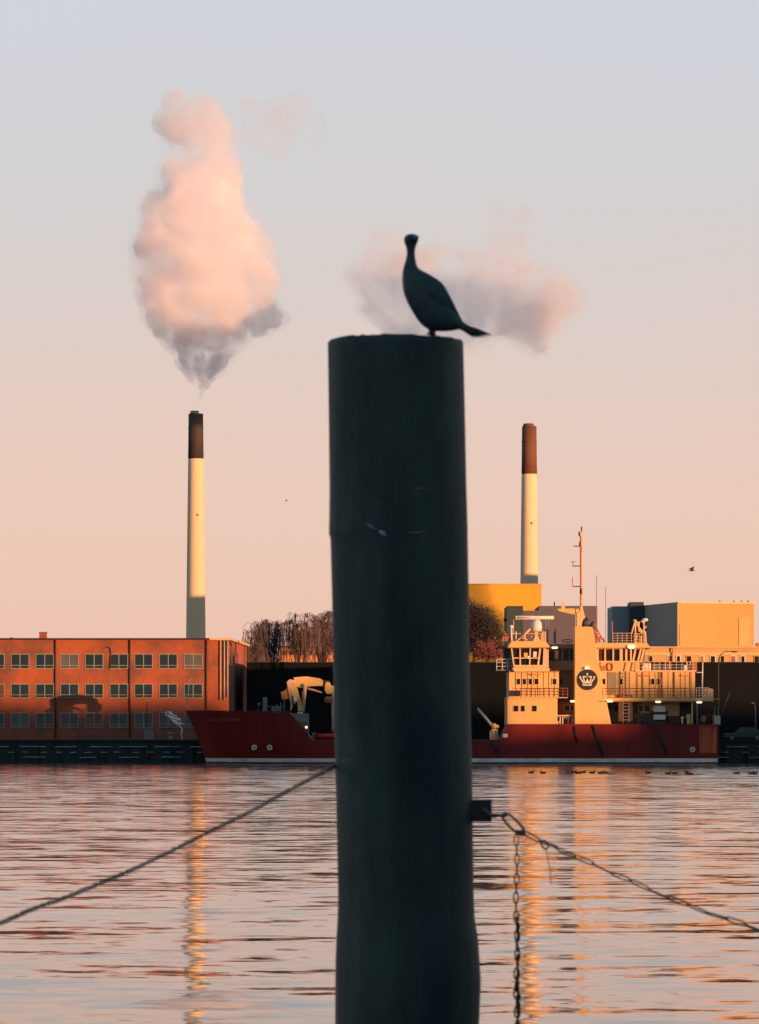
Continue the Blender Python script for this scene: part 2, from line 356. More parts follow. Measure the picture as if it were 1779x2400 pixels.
# ------------------------------------------------------------------ chimneys
def chimney(label, pts, band_y, Y, capm, flue):
    # pts: (row, left, right)
    y1, l1, r1 = pts[-1]
    cx = X((l1+r1)/2, Y)
    t = thing('power_station_chimney', (cx, Y, QZ), label, 'chimney', 'tall power station chimneys')
    def rad(py):
        for (a, la, ra), (b, lb, rb_) in zip(pts, pts[1:]):
            if a <= py <= b: k = (py-a)/(b-a); return (ra-la+(rb_-lb-ra+la)*k)/2/F*Y
        return (pts[-1][2]-pts[-1][1])/2/F*Y
    H = [p for p in range(int(band_y), int(y1)+1, 12)]
    prof = [(rad(y1)*1.03, QZ)] + [(rad(p), Z(p,Y)) for p in reversed(H)]
    MB().lathe(prof, cx, Y, 40).build('shaft', M['chimney'], t)
    top = pts[0][0]
    MB().lathe([(rad(band_y)*1.012, Z(band_y,Y)-.02), (rad((band_y+top)/2)*1.01, Z((band_y+top)/2,Y)), (rad(top)*1.01, Z(top,Y))], cx, Y, 40).build('painted_top', capm, t)
    f0, f1, fy = flue; fx = X((f0+f1)/2, Y); fr = (f1-f0)/2/F*Y
    MB().lathe([(fr, Z(top+4,Y)), (fr, Z(fy,Y))], fx, Y, 20).build('flue', M['greymetal'] if capm is M['chimneytop'] else capm, t)
    mb = MB()
    for b in ((band_y-(band_y-top)*.08), (band_y-(band_y-top)*.68)): mb.lathe([(rad(b)*1.05, Z(b+1,Y)), (rad(b)*1.05, Z(b-1,Y))], cx, Y, 30)
    mb.build('ring_band', capm, t)
    MB().ball((cx+rad(1180)*.25, Y-rad(1180)*.98, Z(1208 if Y > 1160 else 1227,Y)), .35).build('warning_light', M['rib'], t)
    return t
chimney('tall cream chimney with black top and smoke above, behind the brick building', [(970,443,477),(1075,441.5,477.5),(1300,438.5,480),(1500,436,482)], 1075, 1200.0, M['chimneytop'], (446,466,963))
chimney('tall cream chimney with rust red top rising behind the yellow building', [(999,1222.5,1256),(1111,1221.5,1257.5),(1372,1219.5,1261.5)], 1111, 1150.0, M['chimneybrick'], (1226.5,1251,993))

# ------------------------------------------------------------------ industrial blocks behind
YY = 900.0
yb = thing('yellow_building', (X(1150,YY), YY, QZ), 'big plain yellow orange building below the rust topped chimney', 'building')
MB().box(X(960,YY), X(1269,YY), YY, YY+40, QZ, Z(1370,YY)).build('wall', M['yellow'], yb)
MB().box(X(959,YY), X(1270,YY), YY-.2, YY+40.2, Z(1370,YY), Z(1368,YY)).build('parapet', M['longhouse'], yb)
YG = 640.0
gb = thing('slate_building', (X(1260,YG), YG, QZ), 'grey slate building with a dark block, behind the ship bridge', 'building')
MB().prismp([(1226,1431),(1263,1431),(1263,1420),(1400,1420),(1400,1740),(1226,1740)], YG, 18).build('wall', M['slate'], gb)
MB().boxp(1188, 1226.2, 1420, 1740, YG-2, 14).build('dark_block', M['darkslate'], gb)
MB().boxp(1298, 1301, 1411, 1420, YG+2, .3).build('roof_vent', M['darkslate'], gb)
MB().boxp(1181, 1188, 1449, 1456, YG-1, 1).build('wall_box', M['darkslate'], gb)

YK = 700.0
sb = thing('silo_block', (X(1600,YK), YK, QZ), 'large boxy silo block, grey side and golden sunlit front, on the right', 'building')
zt = Z(1411,YK); x0 = X(1589,YK); ang = R(12)
dx, dy = math.cos(ang), math.sin(ang)
L = (X(1769,YK)-x0)/dx*1.01; Dp = 20
A = (x0, YK); B = (x0+L*dx, YK+L*dy)
D_ = (X(1509,YK+18), YK+18); Cc = (B[0]+(D_[0]-A[0]), B[1]+18)
MB().plan([A, B, Cc, D_], QZ, zt).build('wall', M['silo'], sb)
def onplane(s0, s1, z0, z1, th, m, name):          # panel on the front face, s in metres along it
    n = (dy, -dx); a = (A[0]+dx*s0, A[1]+dy*s0); b = (A[0]+dx*s1, A[1]+dy*s1)
    return MB().plan([(a[0]+n[0]*th, a[1]+n[1]*th), (b[0]+n[0]*th, b[1]+n[1]*th), b, a], z0, z1).build(name, m, sb)
onplane(L*.80, L*.95, Z(1514,YK), Z(1446,YK), .12, M['longhouse'], 'panel')
onplane(L*.02, L*.11, Z(1514,YK), Z(1464,YK), .10, M['longhouse'], 'panel')
onplane(0, L, zt-.25, zt+.1, .15, M['creamtrim'], 'parapet')
# shaded side as a sheet set just proud, the shade put into its grey
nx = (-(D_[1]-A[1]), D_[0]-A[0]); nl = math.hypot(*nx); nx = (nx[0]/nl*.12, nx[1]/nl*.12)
MB().plan([(A[0]+nx[0], A[1]+nx[1]), A, D_, (D_[0]+nx[0], D_[1]+nx[1])], QZ, zt-.05).build('shaded_side', M['side'], sb)
for px in (1687, 1720, 1738, 1754): MB().boxp(px-2, px+2, 1408, 1413, YK+4, .4).build('roof_vent', M['roof'], sb)
MB().boxp(1477, 1509, 1411, 1740, YK+17, 8).build('stair_tower', M['darkslate'], sb)
MB().boxp(1434, 1474, 1421, 1740, YK+20, 14).build('annex', M['annex'], sb)
MB().boxp(1471, 1477.5, 1420, 1740, YK+22, 8).build('annex_link', M['darkslate'], sb)

YL = 540.0
lh = thing('long_cream_building', (X(1650,YL), YL, QZ), 'long cream building with row of windows above the black shed', 'building')
MB().box(X(1488,YL), X(2100,YL), YL, YL+12, QZ, Z(1518,YL)).build('wall', M['longhouse'], lh)
MB().box(X(1486,YL), X(2101,YL), YL-.35, YL+12, Z(1518,YL), Z(1515.5,YL)).build('cornice', M['creamtrim'], lh)
MB().box(X(1487,YL), X(2101,YL), YL-.15, YL, Z(1535,YL), Z(1530,YL)).build('ledge', M['creamtrim'], lh)
for i, a in enumerate((1520,1564,1585,1608,1640,1664,1688,1712,1736,1767,1792,1816,1840)):
    wd = 14 if i % 2 else 11
    f = MB().boxp(a, a+wd, 1536, 1556, YL-.08, .1).build('window', M['white'] if i % 3 else M['longhouse'], lh)
    MB().boxp(a+2, a+wd-2, 1538, 1553, YL-.11, .05).build('pane', M['shipglass'] if i % 3 != 1 else M['rib'], f)
MB().tube([P(1576,1518,YL-.3), P(1576,1556,YL-.3)], .09, 6).build('downpipe', M['rib'], lh)
wt = thing('roof_tank', P(1777,1520,YL+4), 'dark roof tank at the right edge above the cream building', 'tank')
MB().boxp(1773, 1800, 1507, 1517, YL+4, 1.5).build('tank_body', M['rib'], wt)
MB().boxp(1775, 1798, 1515.5, 1518, YL+4.2, 1).build('stand', M['roof'], wt)

def street_lamp(px, top, arm, Y, label, m, dark):
    t = thing('street_lamp', P(px, HY+8, Y), label, 'street lamp', 'street lamps on the far quay')
    t.location.z = QZ
    x = X(px,Y); zt_ = Z(top,Y); ax = X(px+arm,Y)-x
    MB().tube([(x,Y,QZ), (x,Y,zt_-1.0), (x+ax*.12,Y,zt_-.35), (x+ax*.4,Y,zt_), (x+ax*.8,Y,zt_)], [.09,.07,.06,.05,.05], 6).build('pole', m, t)
    MB().ball((x+ax*.92,Y,zt_-.02), abs(ax)*.16+.1, .15, .09).build('lamp_head', dark, t)
street_lamp(1684, 1527, 40, 452.0, 'arched street lamp rising in front of the cream building on right', M['pipe'], M['pipe'])
street_lamp(1771, 1647, -9, 452.0, 'short dark street lamp by the parked car at the right edge', M['greymetal'], M['greymetal'])
street_lamp(344, 1643, 3, 444.0, 'short lamp with pale head before the brick building', M['pipe'], M['white'])

# ------------------------------------------------------------------ trees
def weeping_tree(label, px0, px1, ptop, Y, seed, n=520, group=None):
    rnd = random.Random(seed); x0, x1 = X(px0,Y), X(px1,Y); cx = (x0+x1)/2; hw = (x1-x0)/2; zt_ = Z(ptop,Y)
    t = thing('weeping_tree', (cx, Y, QZ), label, 'tree', group)
    tr = MB(); tr.tube([(cx,Y,QZ), (cx+.2,Y,QZ+5), (cx-.1,Y,zt_-5)], [.36,.28,.14], 8)
    anchors = []
    for i in range(15):
        a = rnd.uniform(0, 2*math.pi); rr = hw*rnd.uniform(.25, .95); z0 = rnd.uniform(QZ+4.5, zt_-5)
        ex = cx+rr*math.cos(a); ey = Y+rr*.8*math.sin(a); ez = min(zt_-.5-(rr/hw)**2*4.2*rnd.uniform(.5,1.2), z0+rnd.uniform(4,10))
        pts = []
        for k in range(7):
            u = k/6; pts.append(Vector((cx+(ex-cx)*u, Y+(ey-Y)*u, z0+(ez-z0)*math.sin(u*math.pi/2)+rnd.uniform(-.12,.12))))
        tr.tube(pts, [.11-.013*k for k in range(7)], 5); anchors += pts[2:]
    tr.build('trunk', M['bark'], t)
    cr_ = MB()
    tips = [rnd.choice(anchors)+Vector((rnd.gauss(0,.3), rnd.gauss(0,.3), rnd.uniform(-1.2,.5))) for _ in range(max(6, n//14))]
    for i in range(n):
        p = tips[i % len(tips)].copy()
        if p.z > zt_-.5: p.z = zt_-.5
        L = rnd.uniform(1.2, 5.2); L = min(L, p.z-(Z(rnd.uniform(1512,1545),Y) if seed > 12 and rnd.random() < .85 else QZ+2))
        if L < .5: continue
        a = rnd.uniform(0, 2*math.pi); w_ = abs(rnd.gauss(.75,.5)); ox, oy = w_*math.cos(a), w_*math.sin(a); up = rnd.uniform(.35,.9)
        pts = [p]
        for k in range(1, 10):
            u = k/9; pts.append(p + Vector((ox*min(1,u*2.6)**.7+rnd.uniform(-.05,.05), oy*min(1,u*2.6)**.7+rnd.uniform(-.05,.05), up*math.sin(min(1,u*2.8)*math.pi/1.3) - L*max(0,u-.12)**1.15)))
        cr_.tube(pts, [.024]*4+[.017]*6, 3, cap=False)
        for q in range(2):
            j = rnd.randint(2, 7); s_ = pts[j]; l2 = rnd.uniform(.5,1.6); d = Vector((rnd.gauss(0,.12), rnd.gauss(0,.12), 0))
            cr_.tube([s_, s_+d+Vector((0,0,-.3*l2)), s_+d*1.3+Vector((0,0,-l2))], .016, 3, cap=False)
    cr_.build('crown', M['twig'], t)
    return t
g = 'bare weeping trees behind the black shed'
weeping_tree('low rounded bare weeping tree, leftmost of those behind the black shed', 566, 625, 1446, 486.0, 11, 320, g)
weeping_tree('tall bare weeping tree, second of those behind the black shed', 598, 668, 1421, 492.0, 12, 480, g)
weeping_tree('broad bare weeping tree, third of those behind the black shed', 656, 745, 1422, 488.0, 13, 620, g)
weeping_tree('bare weeping tree partly hidden by left edge of the mooring pile', 712, 800, 1430, 494.0, 14, 460, g)

def twig_tree(name, label, px, hw_px, ptop, pbot, Y, seed, n, m, group=None):
    rnd = random.Random(seed); cx = X(px,Y); hw = hw_px/F*Y; zt_ = Z(ptop,Y); zb = Z(pbot,Y); zc = (zt_+zb)/2; hz = (zt_-zb)/2
    t = thing(name, (cx,Y,QZ), label, 'tree' if 'tree' in name else 'shrub', group)
    tr = MB(); tr.tube([(cx,Y,QZ),(cx+.1,Y,zc-hz*.3),(cx,Y,zt_-hz*.3)], [.3,.22,.06], 6)
    cr_ = MB()
    for i in range(n):
        a = rnd.uniform(0,2*math.pi); el = rnd.uniform(-.6,1.45); rr = rnd.uniform(.35,1)**.6
        lump = 1+.22*mnoise.noise(Vector((math.cos(a)*2, math.sin(a)*2, el*2+seed)))*1.6
        e = Vector((cx+hw*rr*lump*math.cos(a)*math.cos(el), Y+hw*rr*lump*math.sin(a)*math.cos(el), zc+hz*rr*lump*math.sin(el)))
        b_ = Vector((cx, Y, zc-hz*.5)) ; s_ = b_.lerp(e, rnd.uniform(.3,.75)) + Vector((0,0,rnd.uniform(-.3,.5)))
        mid = s_.lerp(e,.5)+Vector((rnd.gauss(0,.15),rnd.gauss(0,.15),rnd.uniform(0,.35)))
        cr_.tube([s_,mid,e], [.045,.03,.016], 3, cap=False)
        for q in range(4):
            d = Vector((rnd.gauss(0,.4),rnd.gauss(0,.4),rnd.gauss(.1,.4))); b2 = mid.lerp(e, rnd.random())
            cr_.tube([b2, b2+d*.5+Vector((0,0,.05)), b2+d], .017, 3, cap=False)
            # bud cluster / last leaves
            c2 = b2+d; r_ = rnd.uniform(.05,.13); u = Vector((rnd.gauss(0,1),rnd.gauss(0,1),rnd.gauss(0,1))).normalized()*r_; v = u.orthogonal().normalized()*r_
            cr_.add([c2-u, c2+v, c2+u, c2-v], [(0,1,2,3)])
    tr.build('trunk', M['bark'], t); cr_.build('crown', m, t)
    return t
twig_tree('round_tree', 'dark rounded tree just right of the pile, before the yellow building', 1110, 74, 1410, 1570, 500.0, 3, 1700, M['leafdark'])
twig_tree('flowering_shrub', 'low reddish shrub poking over the black shed left of the bridge', 1142, 36, 1516, 1552, 481.0, 5, 260, M['redtwig'])

# ------------------------------------------------------------------ the red ship
Y0 = 421.0; BM = 11.5; YC = Y0+BM/2
ship = thing('red_ship', (X(1060,Y0), YC, 0), 'red hulled ship with cream superstructure moored at the far quay', 'ship')
def ztopf(px):
    pts = [(430,1664),(440,1665),(560,1668),(686,1670),(716,1735),(900,1737),(1168,1733),(1178,1716),(1190,1698.5),(1690,1698.5)]
    for (a,b),(c,d) in zip(pts, pts[1:]):
        if a <= px <= c: return Z(b+(d-b)*(px-a)/(c-a), Y0)
    return Z(1698.5, Y0)
levels = [-.6, .0, .17, .56, 1.2, 2.0, None]
pxs = [440,446,454,464,476,490,510,535,565,600,640,675,686,696,706,716,740,800,900,1000,1100,1168,1173,1178,1184,1190,1250,1350,1450,1550,1620,1655,1672,1682,1686]
def hull_pt(px, z, zt_, side):
    u = (px-440)/(1686-440)
    t = max(0, min(1, (z+.6)/(5.6+.6)))
    stem = 481-52*t**1.3                              # raked stem
    x_px = stem + (1686-stem)*u
    k = 1-math.exp(-u*(9+9*t)); k = min(1, k*1.02)
    if u > .93: k *= 1-.35*((u-.93)/.07)**3*(1-t*.75)
    return (X(x_px, Y0), YC + side*BM/2*k, z)
def hull_band(lo, hi, out_=0):
    mb = MB()
    rows_ = []
    for px in pxs:
        zt_ = ztopf(px); zs = []
        n_ = 6
        a = lo; b = min(hi, zt_) if hi is not None else zt_
        zs = [a+(b-a)*k/n_ for k in range(n_+1)]
        rows_.append([hull_pt(px, z, zt_, -1) for z in zs] + [hull_pt(px, z, zt_, 1) for z in reversed(zs)])
    m_ = len(rows_[0]); vs = [ (x, y + (-out_ if i < m_//2 else out_), z) for r in rows_ for i, (x,y,z) in enumerate(r)]
    fs = [(i*m_+k, (i+1)*m_+k, (i+1)*m_+k+1, i*m_+k+1) for i in range(len(rows_)-1) for k in range(m_-1)]
    fs.append(tuple(range(m_))); fs.append(tuple(range(len(vs)-1, len(vs)-m_-1, -1)))
    return mb.add(vs, fs)
hull = hull_band(.57, None).build('hull', M['hull'], ship)
hull_band(-.6, .17, .002).build('boot_top', M['black'], ship)
hull_band(.17, .57, .03).build('waterline_stripe', M['stripe'], ship)
# sunlit rusty stretch of hull near the stern, its light put into the colour
mb = MB()
a0, a1 = 1638, 1681
mb.add([Vector(hull_pt(a, z, 0, -1))+Vector((0,-.035,0)) for z in (1.15, 4.05) for a in (1638,1652,1666,1676,1681)], [(i, i+1, i+6, i+5) for i in range(4)])
mb.build('sunlit_stern', M['hullsunrust'], ship)
MB().prismp([(1190,1697),(1686,1697),(1686,1699.2),(1190,1699.2)], Y0-.06, .3).build('rubbing_strake', M['hull'], ship)
for (a,b),(c,d) in (((1389,1700),(1413,1772)), ((1538,1706),(1563,1768)), ((1153,1737),(1166,1764)), ((1346,1702),(1352,1740))):
    MB().tube([P(a,b,Y0-.08), P(c,d,Y0-.08)], .11, 6).build('fender_bar', M['black'], ship)
for px in (596, 632, 1623):
    py = 1752 if px < 1000 else 1757
    mb = MB(); c = Vector(hull_pt(px, Z(py,Y0), 0, -1)); c.x = X(px, c.y)
    mb.ring(c+Vector((0,-.06,0)), (1,0,0), (0,0,1), .23, .23, .055, 18, 5)
    mb.tube([c+Vector((-.14,-.08,.14)), c+Vector((.14,-.08,-.14))], .035, 4).tube([c+Vector((-.14,-.08,-.14)), c+Vector((.14,-.08,.14))], .035, 4)
    mb.build('thruster_mark', M['white'], ship)
MB().boxp(1179, 1190, 1720, 1728.5, Y0-.05, .05).build('name_plate', M['white'], ship)
# name on the bow
tcu = bpy.data.curves.new('name', 'FONT'); tcu.body = 'HALLINDBORN'; tcu.size = 1.0; tcu.extrude = .01
to = bpy.data.objects.new('tmp', tcu); C.objects.link(to)
dg = bpy.context.evaluated_depsgraph_get(); dg.update()
me = bpy.data.meshes.new_from_object(to.evaluated_get(dg)); bpy.data.objects.remove(to)
xsn = [v.co.x for v in me.vertices]; w0, w1 = min(xsn), max(xsn)
for v in me.vertices:
    u = (v.co.x-w0)/(w1-w0); px = 489+72*u; py = 1690.5-7.5*(v.co.y/.72)
    z = Z(py, Y0)
    # find hull point for this column
    s = px
    for _ in range(12):
        h = hull_pt(s, z, 0, -1); s += (px - (CX + h[0]*F/h[1]))
    dpt = Vector(h); v.co = Vector((dpt.x, dpt.y-.05-v.co.z, z)) - worldloc(ship)
me.materials.append(mat('name_paint', (.26,.12,.12), .6)); no_ = bpy.data.objects.new('ship_name', me); C.objects.link(no_); no_.parent = ship
tag(no_, 'faded white ship name lettering on the bow')

# foredeck plates, break of forecastle
MB().prismp([(684,1672),(724,1672),(725,1740),(714,1738)], Y0+.5, .15).build('forecastle_plate', M['greymetal'], ship)
MB().prismp([(694,1692),(720,1692),(722,1722),(706,1722)], Y0+.35, .15).build('stair', mat('dull_red', (.16,.06,.05), .7), ship)
MB().ball(P(718,1704.5,Y0+.2), .14).build('deck_lamp', M['lamp'], ship)
mb = MB()
for a in (618,624,640,650,658,666): mb.tube([P(a,1669,Y0+2), P(a+random.uniform(-2,2),1640+random.uniform(0,18),Y0+2)], .05, 5)
mb.tube([P(615,1656,Y0+2), P(668,1657,Y0+2)], .04, 5)
mb.build('foredeck_rail', M['greymetal'], ship)
mb = MB(); mb.boxp(616, 626, 1634, 1668, Y0+3, .5).boxp(604, 610, 1647, 1652, Y0+3, .3).boxp(636,656,1655,1670,Y0+3,1.5).boxp(604.5,605.5,1652,1670,Y0+3,.1)
mb.build('windlass', M['greymetal'], ship)
MB().tube([P(438,1660,YC), P(444,1592,YC)], .06, 5).tube([P(444,1593,YC), P(452,1594,YC)], .05, 5).build('jackstaff', M['palepipe'], ship)
MB().tube([P(452,1666,YC), P(684,1667,Y0+1.2)], .05, 5).build('cap_rail', M['hull'], ship)

# knuckle boom crane on the forecastle break (coordinates read off an enlargement)
def cz(pts): return [(640+a/10.325, 1560+b/10.325) for a, b in pts]
crane = MB().prismp(cz([(395,450),(560,450),(640,760),(730,1000),(765,1100),(605,1110),(585,900),(450,720)]), Y0+2.0, .9).build('crane_column', M['cream'], ship, .03)
tag(crane, 'cream knuckle boom crane column')
MB().prismp(cz([(330,400),(400,330),(490,345),(540,400),(480,450),(400,470),(470,1000),(410,1120),(430,950)]), Y0+1.85, .5).build('crane_leg', M['creamtrim'], crane, .02)
MB().prismp(cz([(510,290),(820,270),(1150,330),(1205,370),(1200,490),(820,505),(720,550),(560,510),(500,430)]), Y0+2.1, .75).build('crane_boom', M['cream'], crane, .03)
MB().prismp(cz([(500,285),(820,262),(1150,318),(1205,360),(1200,385),(1150,350),(820,292),(500,312)]), Y0+2.0, .95).build('boom_flange', M['creamtrim'], crane)
MB().tube([P(*cz([(775,440)])[0],Y0+1.8), P(*cz([(770,700)])[0],Y0+1.8), P(*cz([(745,1070)])[0],Y0+1.8)], [.17,.15,.1], 8).build('hydraulic_ram', M['creamtrim'], crane)
MB().tube([P(*cz([(735,600)])[0],Y0+2.6), P(*cz([(700,960)])[0],Y0+2.6)], [.13,.12], 8).build('hydraulic_ram', M['rib'], crane)
MB().tube([P(*cz([(820,550)])[0],Y0+1.9), P(*cz([(1010,600)])[0],Y0+1.9), P(*cz([(1190,655)])[0],Y0+1.9)], [.13,.11,.05], 8).build('hydraulic_ram', M['creamtrim'], crane)
MB().prismp(cz([(1250,470),(1280,390),(1370,400),(1400,480),(1475,500),(1475,640),(1400,690),(1290,690),(1245,600)]), Y0+2.0, .8).build('boom_joint', M['cream'], crane, .08)
MB().prismp(cz([(1215,350),(1380,360),(1370,400),(1280,395),(1250,470),(1240,520),(1205,500)]), Y0+2.15, .5).build('boom_pin', M['black'], crane)
mb = MB(); c = P(*cz([(1320,825)])[0], Y0+2.0)
mb.tube([c, c+Vector((0,.6,0))], .36, 16); mb.box(c.x, c.x+.5, c.y+.05, c.y+.55, c.z-.34, c.z+.34); mb.build('hose_reel', M['rib'], crane)
MB().tube([P(*cz([(1455,480)])[0],Y0+2.3), P(*cz([(1452,1000)])[0],Y0+2.3), P(*cz([(1450,1600)])[0],Y0+2.3)], [.14,.17,.14], 8).build('lifting_arm', mat('arm_paint', (.62,.42,.34), .6), crane)
MB().prismp(cz([(185,640),(310,590),(320,520),(345,540),(385,800),(215,825)]), Y0+2.0, .9).build('control_box', M['orange'], crane, .04)
MB().prismp(cz([(590,1110),(760,1110),(750,1170),(610,1170)]), Y0+1.9, 1.0).build('crane_base', M['redpaint'], crane)
mb = MB()
for a in (620, 690): mb.ball(P(*cz([(a,1220)])[0], Y0+1.5), .2, .2, .42)
mb.build('deck_float', M['white'], ship)
for q in ((500,920,30),(440,990,60)):
    pass
MB().prismp(cz([(440,740),(490,740),(590,740),(560,900),(520,950),(470,890)]), Y0+1.75, .3).build('valve_block', M['rib'], crane)
MB().prismp(cz([(500,750),(580,745),(585,860),(540,880),(500,850)]), Y0+1.6, .3).build('valve_cover', M['white'], crane)
wb = thing('red_workboat', P(780,1727,Y0+1), 'small bright red workboat on the low deck beside the pile', 'boat')
mb = MB(); rows_ = []
for i in range(9):
    u = i/8; a = 738+110*u; k = math.sin(min(1,u*2.4)*math.pi/2)
    for (dz, wy) in ((-7*k-1, .25), (-3, .9), (5-1.5*u, 1.0), (6.5-1.5*u, .9)):
        for s in (-1,): mb.v.append(tuple(P(a,1727-dz if False else 1727-dz,Y0+1.2)+Vector((0,-wy*k*.8,0)))); 
    for (dz, wy) in ((6.5-1.5*u,.9),(-7*k-1,.25)):
        mb.v.append(tuple(P(a,1727-dz,Y0+1.2)+Vector((0,wy*k*.8,0))))
for i in range(8):
    for k in range(6): mb.f.append((i*6+k,(i+1)*6+k,(i+1)*6+(k+1)%6,i*6+(k+1)%6)); mb.sm.append(True)
mb.f.append(tuple(range(6))); mb.sm.append(False)
mb.build('boat_hull', M['redpaint'], wb)
MB().tube([P(738,1722,Y0+1), P(783,1720.5,Y0+1), P(845,1720.5,Y0+1)], .1, 6).build('rubber_fender', M['redpaint'], wb)
MB().boxp(731, 741, 1717, 1731, Y0+1.5, .6).build('cradle', M['greymetal'], wb)

# aft of the pile: small pale derrick on the low deck
mb = MB().tube([P(1154,1702,Y0+1), P(1137,1681,Y0+1), P(1119,1660,Y0+1)], [.17,.15,.13], 8)
dv = mb.build('derrick_arm', mat('pale_blue_paint', (.34,.38,.37), .6), ship)
mb = MB().ball(P(1158,1702,Y0+1), .32).boxp(1152,1166,1709,1713,Y0+.8,.6).boxp(1156,1161,1712,1733,Y0+1,.3); mb.ball(P(1166,1703,Y0+1), .2)
mb.build('derrick_winch', M['cream'], ship)
mb = MB()
for a in (1149,1153,1163,1167): mb.tube([P(a,1713,Y0+.9), P(a,1734,Y0+.9)], .07, 5)
mb.build('derrick_stand', M['palepipe'], ship)

# superstructure ------------------------------------------------
cream, trim, rib, gl = M['cream'], M['creamtrim'], M['rib'], M['shipglass']
def win(a0, a1, b0, b1, Y, root=ship, frame=True, m=None):
    wb_ = MB()
    if frame:
        e_ = 1.3
        wb_.boxp(a0-e_, a1+e_, b0-e_, b0, Y-.04, .06); wb_.boxp(a0-e_, a1+e_, b1, b1+e_, Y-.04, .06)
        wb_.boxp(a0-e_, a0, b0, b1, Y-.04, .06); wb_.boxp(a1, a1+e_, b0, b1, Y-.04, .06)
    f = wb_.build('window', trim, root)
    MB().boxp(a0, a1, b0, b1, Y-.012, .02).build('pane', m or gl, f)
def rail(a0, a1, b0, b1, Y, step=9, n=3, m=None, r=.03, back=0):
    mb = MB()
    for k in range(n): yy = b0+(b1-b0)*k/n; mb.tube([P(a0,yy,Y), P(a1,yy,Y)], r if k == 0 else r*.7, 4)
    a = a0
    while a <= a1+.1: mb.tube([P(a,b0,Y), P(a,b1,Y)], r, 4); a += step
    if back:
        for xx in (a0, a1):
            for k in range(n): yy = b0+(b1-b0)*k/n; mb.tube([P(xx,yy,Y), P(xx,yy,Y)+Vector((0,back,0))], r*.7, 4)
    return mb.build('railing', m or trim, ship)
def ribs(a0, a1, b0, b1, Y, step, m=rib, w_=1.1, name='wall_rib'):
    mb = MB(); a = a0
    while a < a1: mb.boxp(a, a+w_, b0, b1, Y-.05, .05); a += step*random.uniform(.8,1.2)
    return mb.build(name, m, ship)
# lower forward block
lb = MB().boxp(1189, 1306.5, 1636, 1698.5, Y0+.15, 9.5).build('deckhouse', cream, ship, .04)
for a0, a1 in ((1203.5,1215),(1220.5,1230),(1247,1258)): win(a0, a1, 1654, 1667.5, Y0+.15)
MB().boxp(1188, 1330, 1634.2, 1636, Y0-.1, 10).build('deck_edge', trim, ship)
# level two forward
MB().boxp(1193, 1310, 1573, 1634, Y0+.9, 8.5).build('deckhouse', cream, ship, .03)
ribs(1208, 1309, 1576, 1632, Y0+.9, 12)
MB().boxp(1193, 1311, 1572, 1575.5, Y0+.8, .2).build('deck_edge', rib, ship)
for a0, a1 in ((1211,1219),(1225,1233),(1239,1247),(1253,1262),(1295.5,1304)): win(a0, a1, 1591, 1604, Y0+.84)
MB().boxp(1194, 1219, 1618, 1631.5, Y0+.6, .3).build('vent_opening', M['black'], ship)
MB().boxp(1193, 1220, 1616.5, 1618.3, Y0+.5, .5).build('vent_hood', trim, ship)
rail(1220, 1331, 1613, 1634, Y0+.05, 11, 3, rib)
MB().boxp(1246, 1265, 1579.5, 1582, Y0+.5, .4).build('awning', M['orange'], ship)
# recessed shaded block between forward house and funnel
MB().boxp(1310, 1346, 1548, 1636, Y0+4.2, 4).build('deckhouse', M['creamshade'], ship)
win(1310.5, 1319, 1591, 1604, Y0+4.2, frame=False)
ribs(1322, 1346, 1550, 1632, Y0+4.2, 11, M['rib'], .7)
MB().boxp(1307, 1348, 1645, 1698, Y0+3.4, 4).build('deckhouse', M['rib'], ship)
for a0, a1 in ((1324,1334),(1338,1346)): win(a0, a1, 1653.5, 1666, Y0+3.4, m=M['glass'])
MB().boxp(1306, 1346, 1676, 1678.5, Y0+.6, .2).build('bulwark_rail', trim, ship)
mb = MB().ball(P(1330,1680,Y0+1.2), .4,.3,.25)
for a in (1312,1318,1331,1341): mb.boxp(a, a+2.2, 1680, 1698, Y0+1, .15)
mb.boxp(1306,1314,1690,1698,Y0+1.2,.5); mb.build('deck_gear', M['white'], ship)
# wheelhouse: wide bridge set back, with two bays toward the side
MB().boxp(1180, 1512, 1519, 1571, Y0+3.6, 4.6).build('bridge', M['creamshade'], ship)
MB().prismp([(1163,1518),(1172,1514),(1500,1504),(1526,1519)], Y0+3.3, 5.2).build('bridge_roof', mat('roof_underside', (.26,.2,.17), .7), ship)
for a0, a1 in ((1181,1194),(1286,1300),(1303,1316),(1320,1333),(1335,1345)): win(a0, a1, 1521, 1548, Y0+3.6, frame=False)
MB().boxp(1300,1309,1523,1545,Y0+3.4,.1).build('bridge_door', cream, ship)
MB().boxp(1344,1347.5,1519,1571,Y0+3.3,.3).build('frame_post', rib, ship)
# forward bay
bay = MB().prismp([(1204,1560),(1286,1562),(1286,1571),(1206,1571)], Y0+.5, 3.4).build('bridge_bay', cream, ship)
MB().prismp([(1200,1566),(1290,1567),(1286,1574),(1206,1574)], Y0+.4, 3.4).build('bay_base', trim, bay)
mb = MB()
def post(a, b, c, d, w0_=3.2):
    mb.prismp([(a-w0_/2,b),(a+w0_/2,b),(c+w0_/2,d),(c-w0_/2,d)], Y0+.45, .25)
post(1199,1518,1205,1562); post(1219,1518,1219.5,1562); post(1243,1518,1241.5,1562); post(1266.5,1518,1261,1562,4.5); post(1279,1518,1277,1562,10)
post(1284.5,1518,1284.5,1571,3)
mb.prismp([(1200,1541),(1264,1541),(1263,1543.5),(1201,1543.5)], Y0+.5, .15)
mb.prismp([(1203,1558.5),(1285,1558.5),(1285,1562),(1204,1562)], Y0+.42, .25)
mb.build('window_frame', trim, bay)
MB().prismp([(1198,1518),(1284,1518),(1284,1560),(1204,1560)], Y0+.72, .06).build('pane', gl, bay)
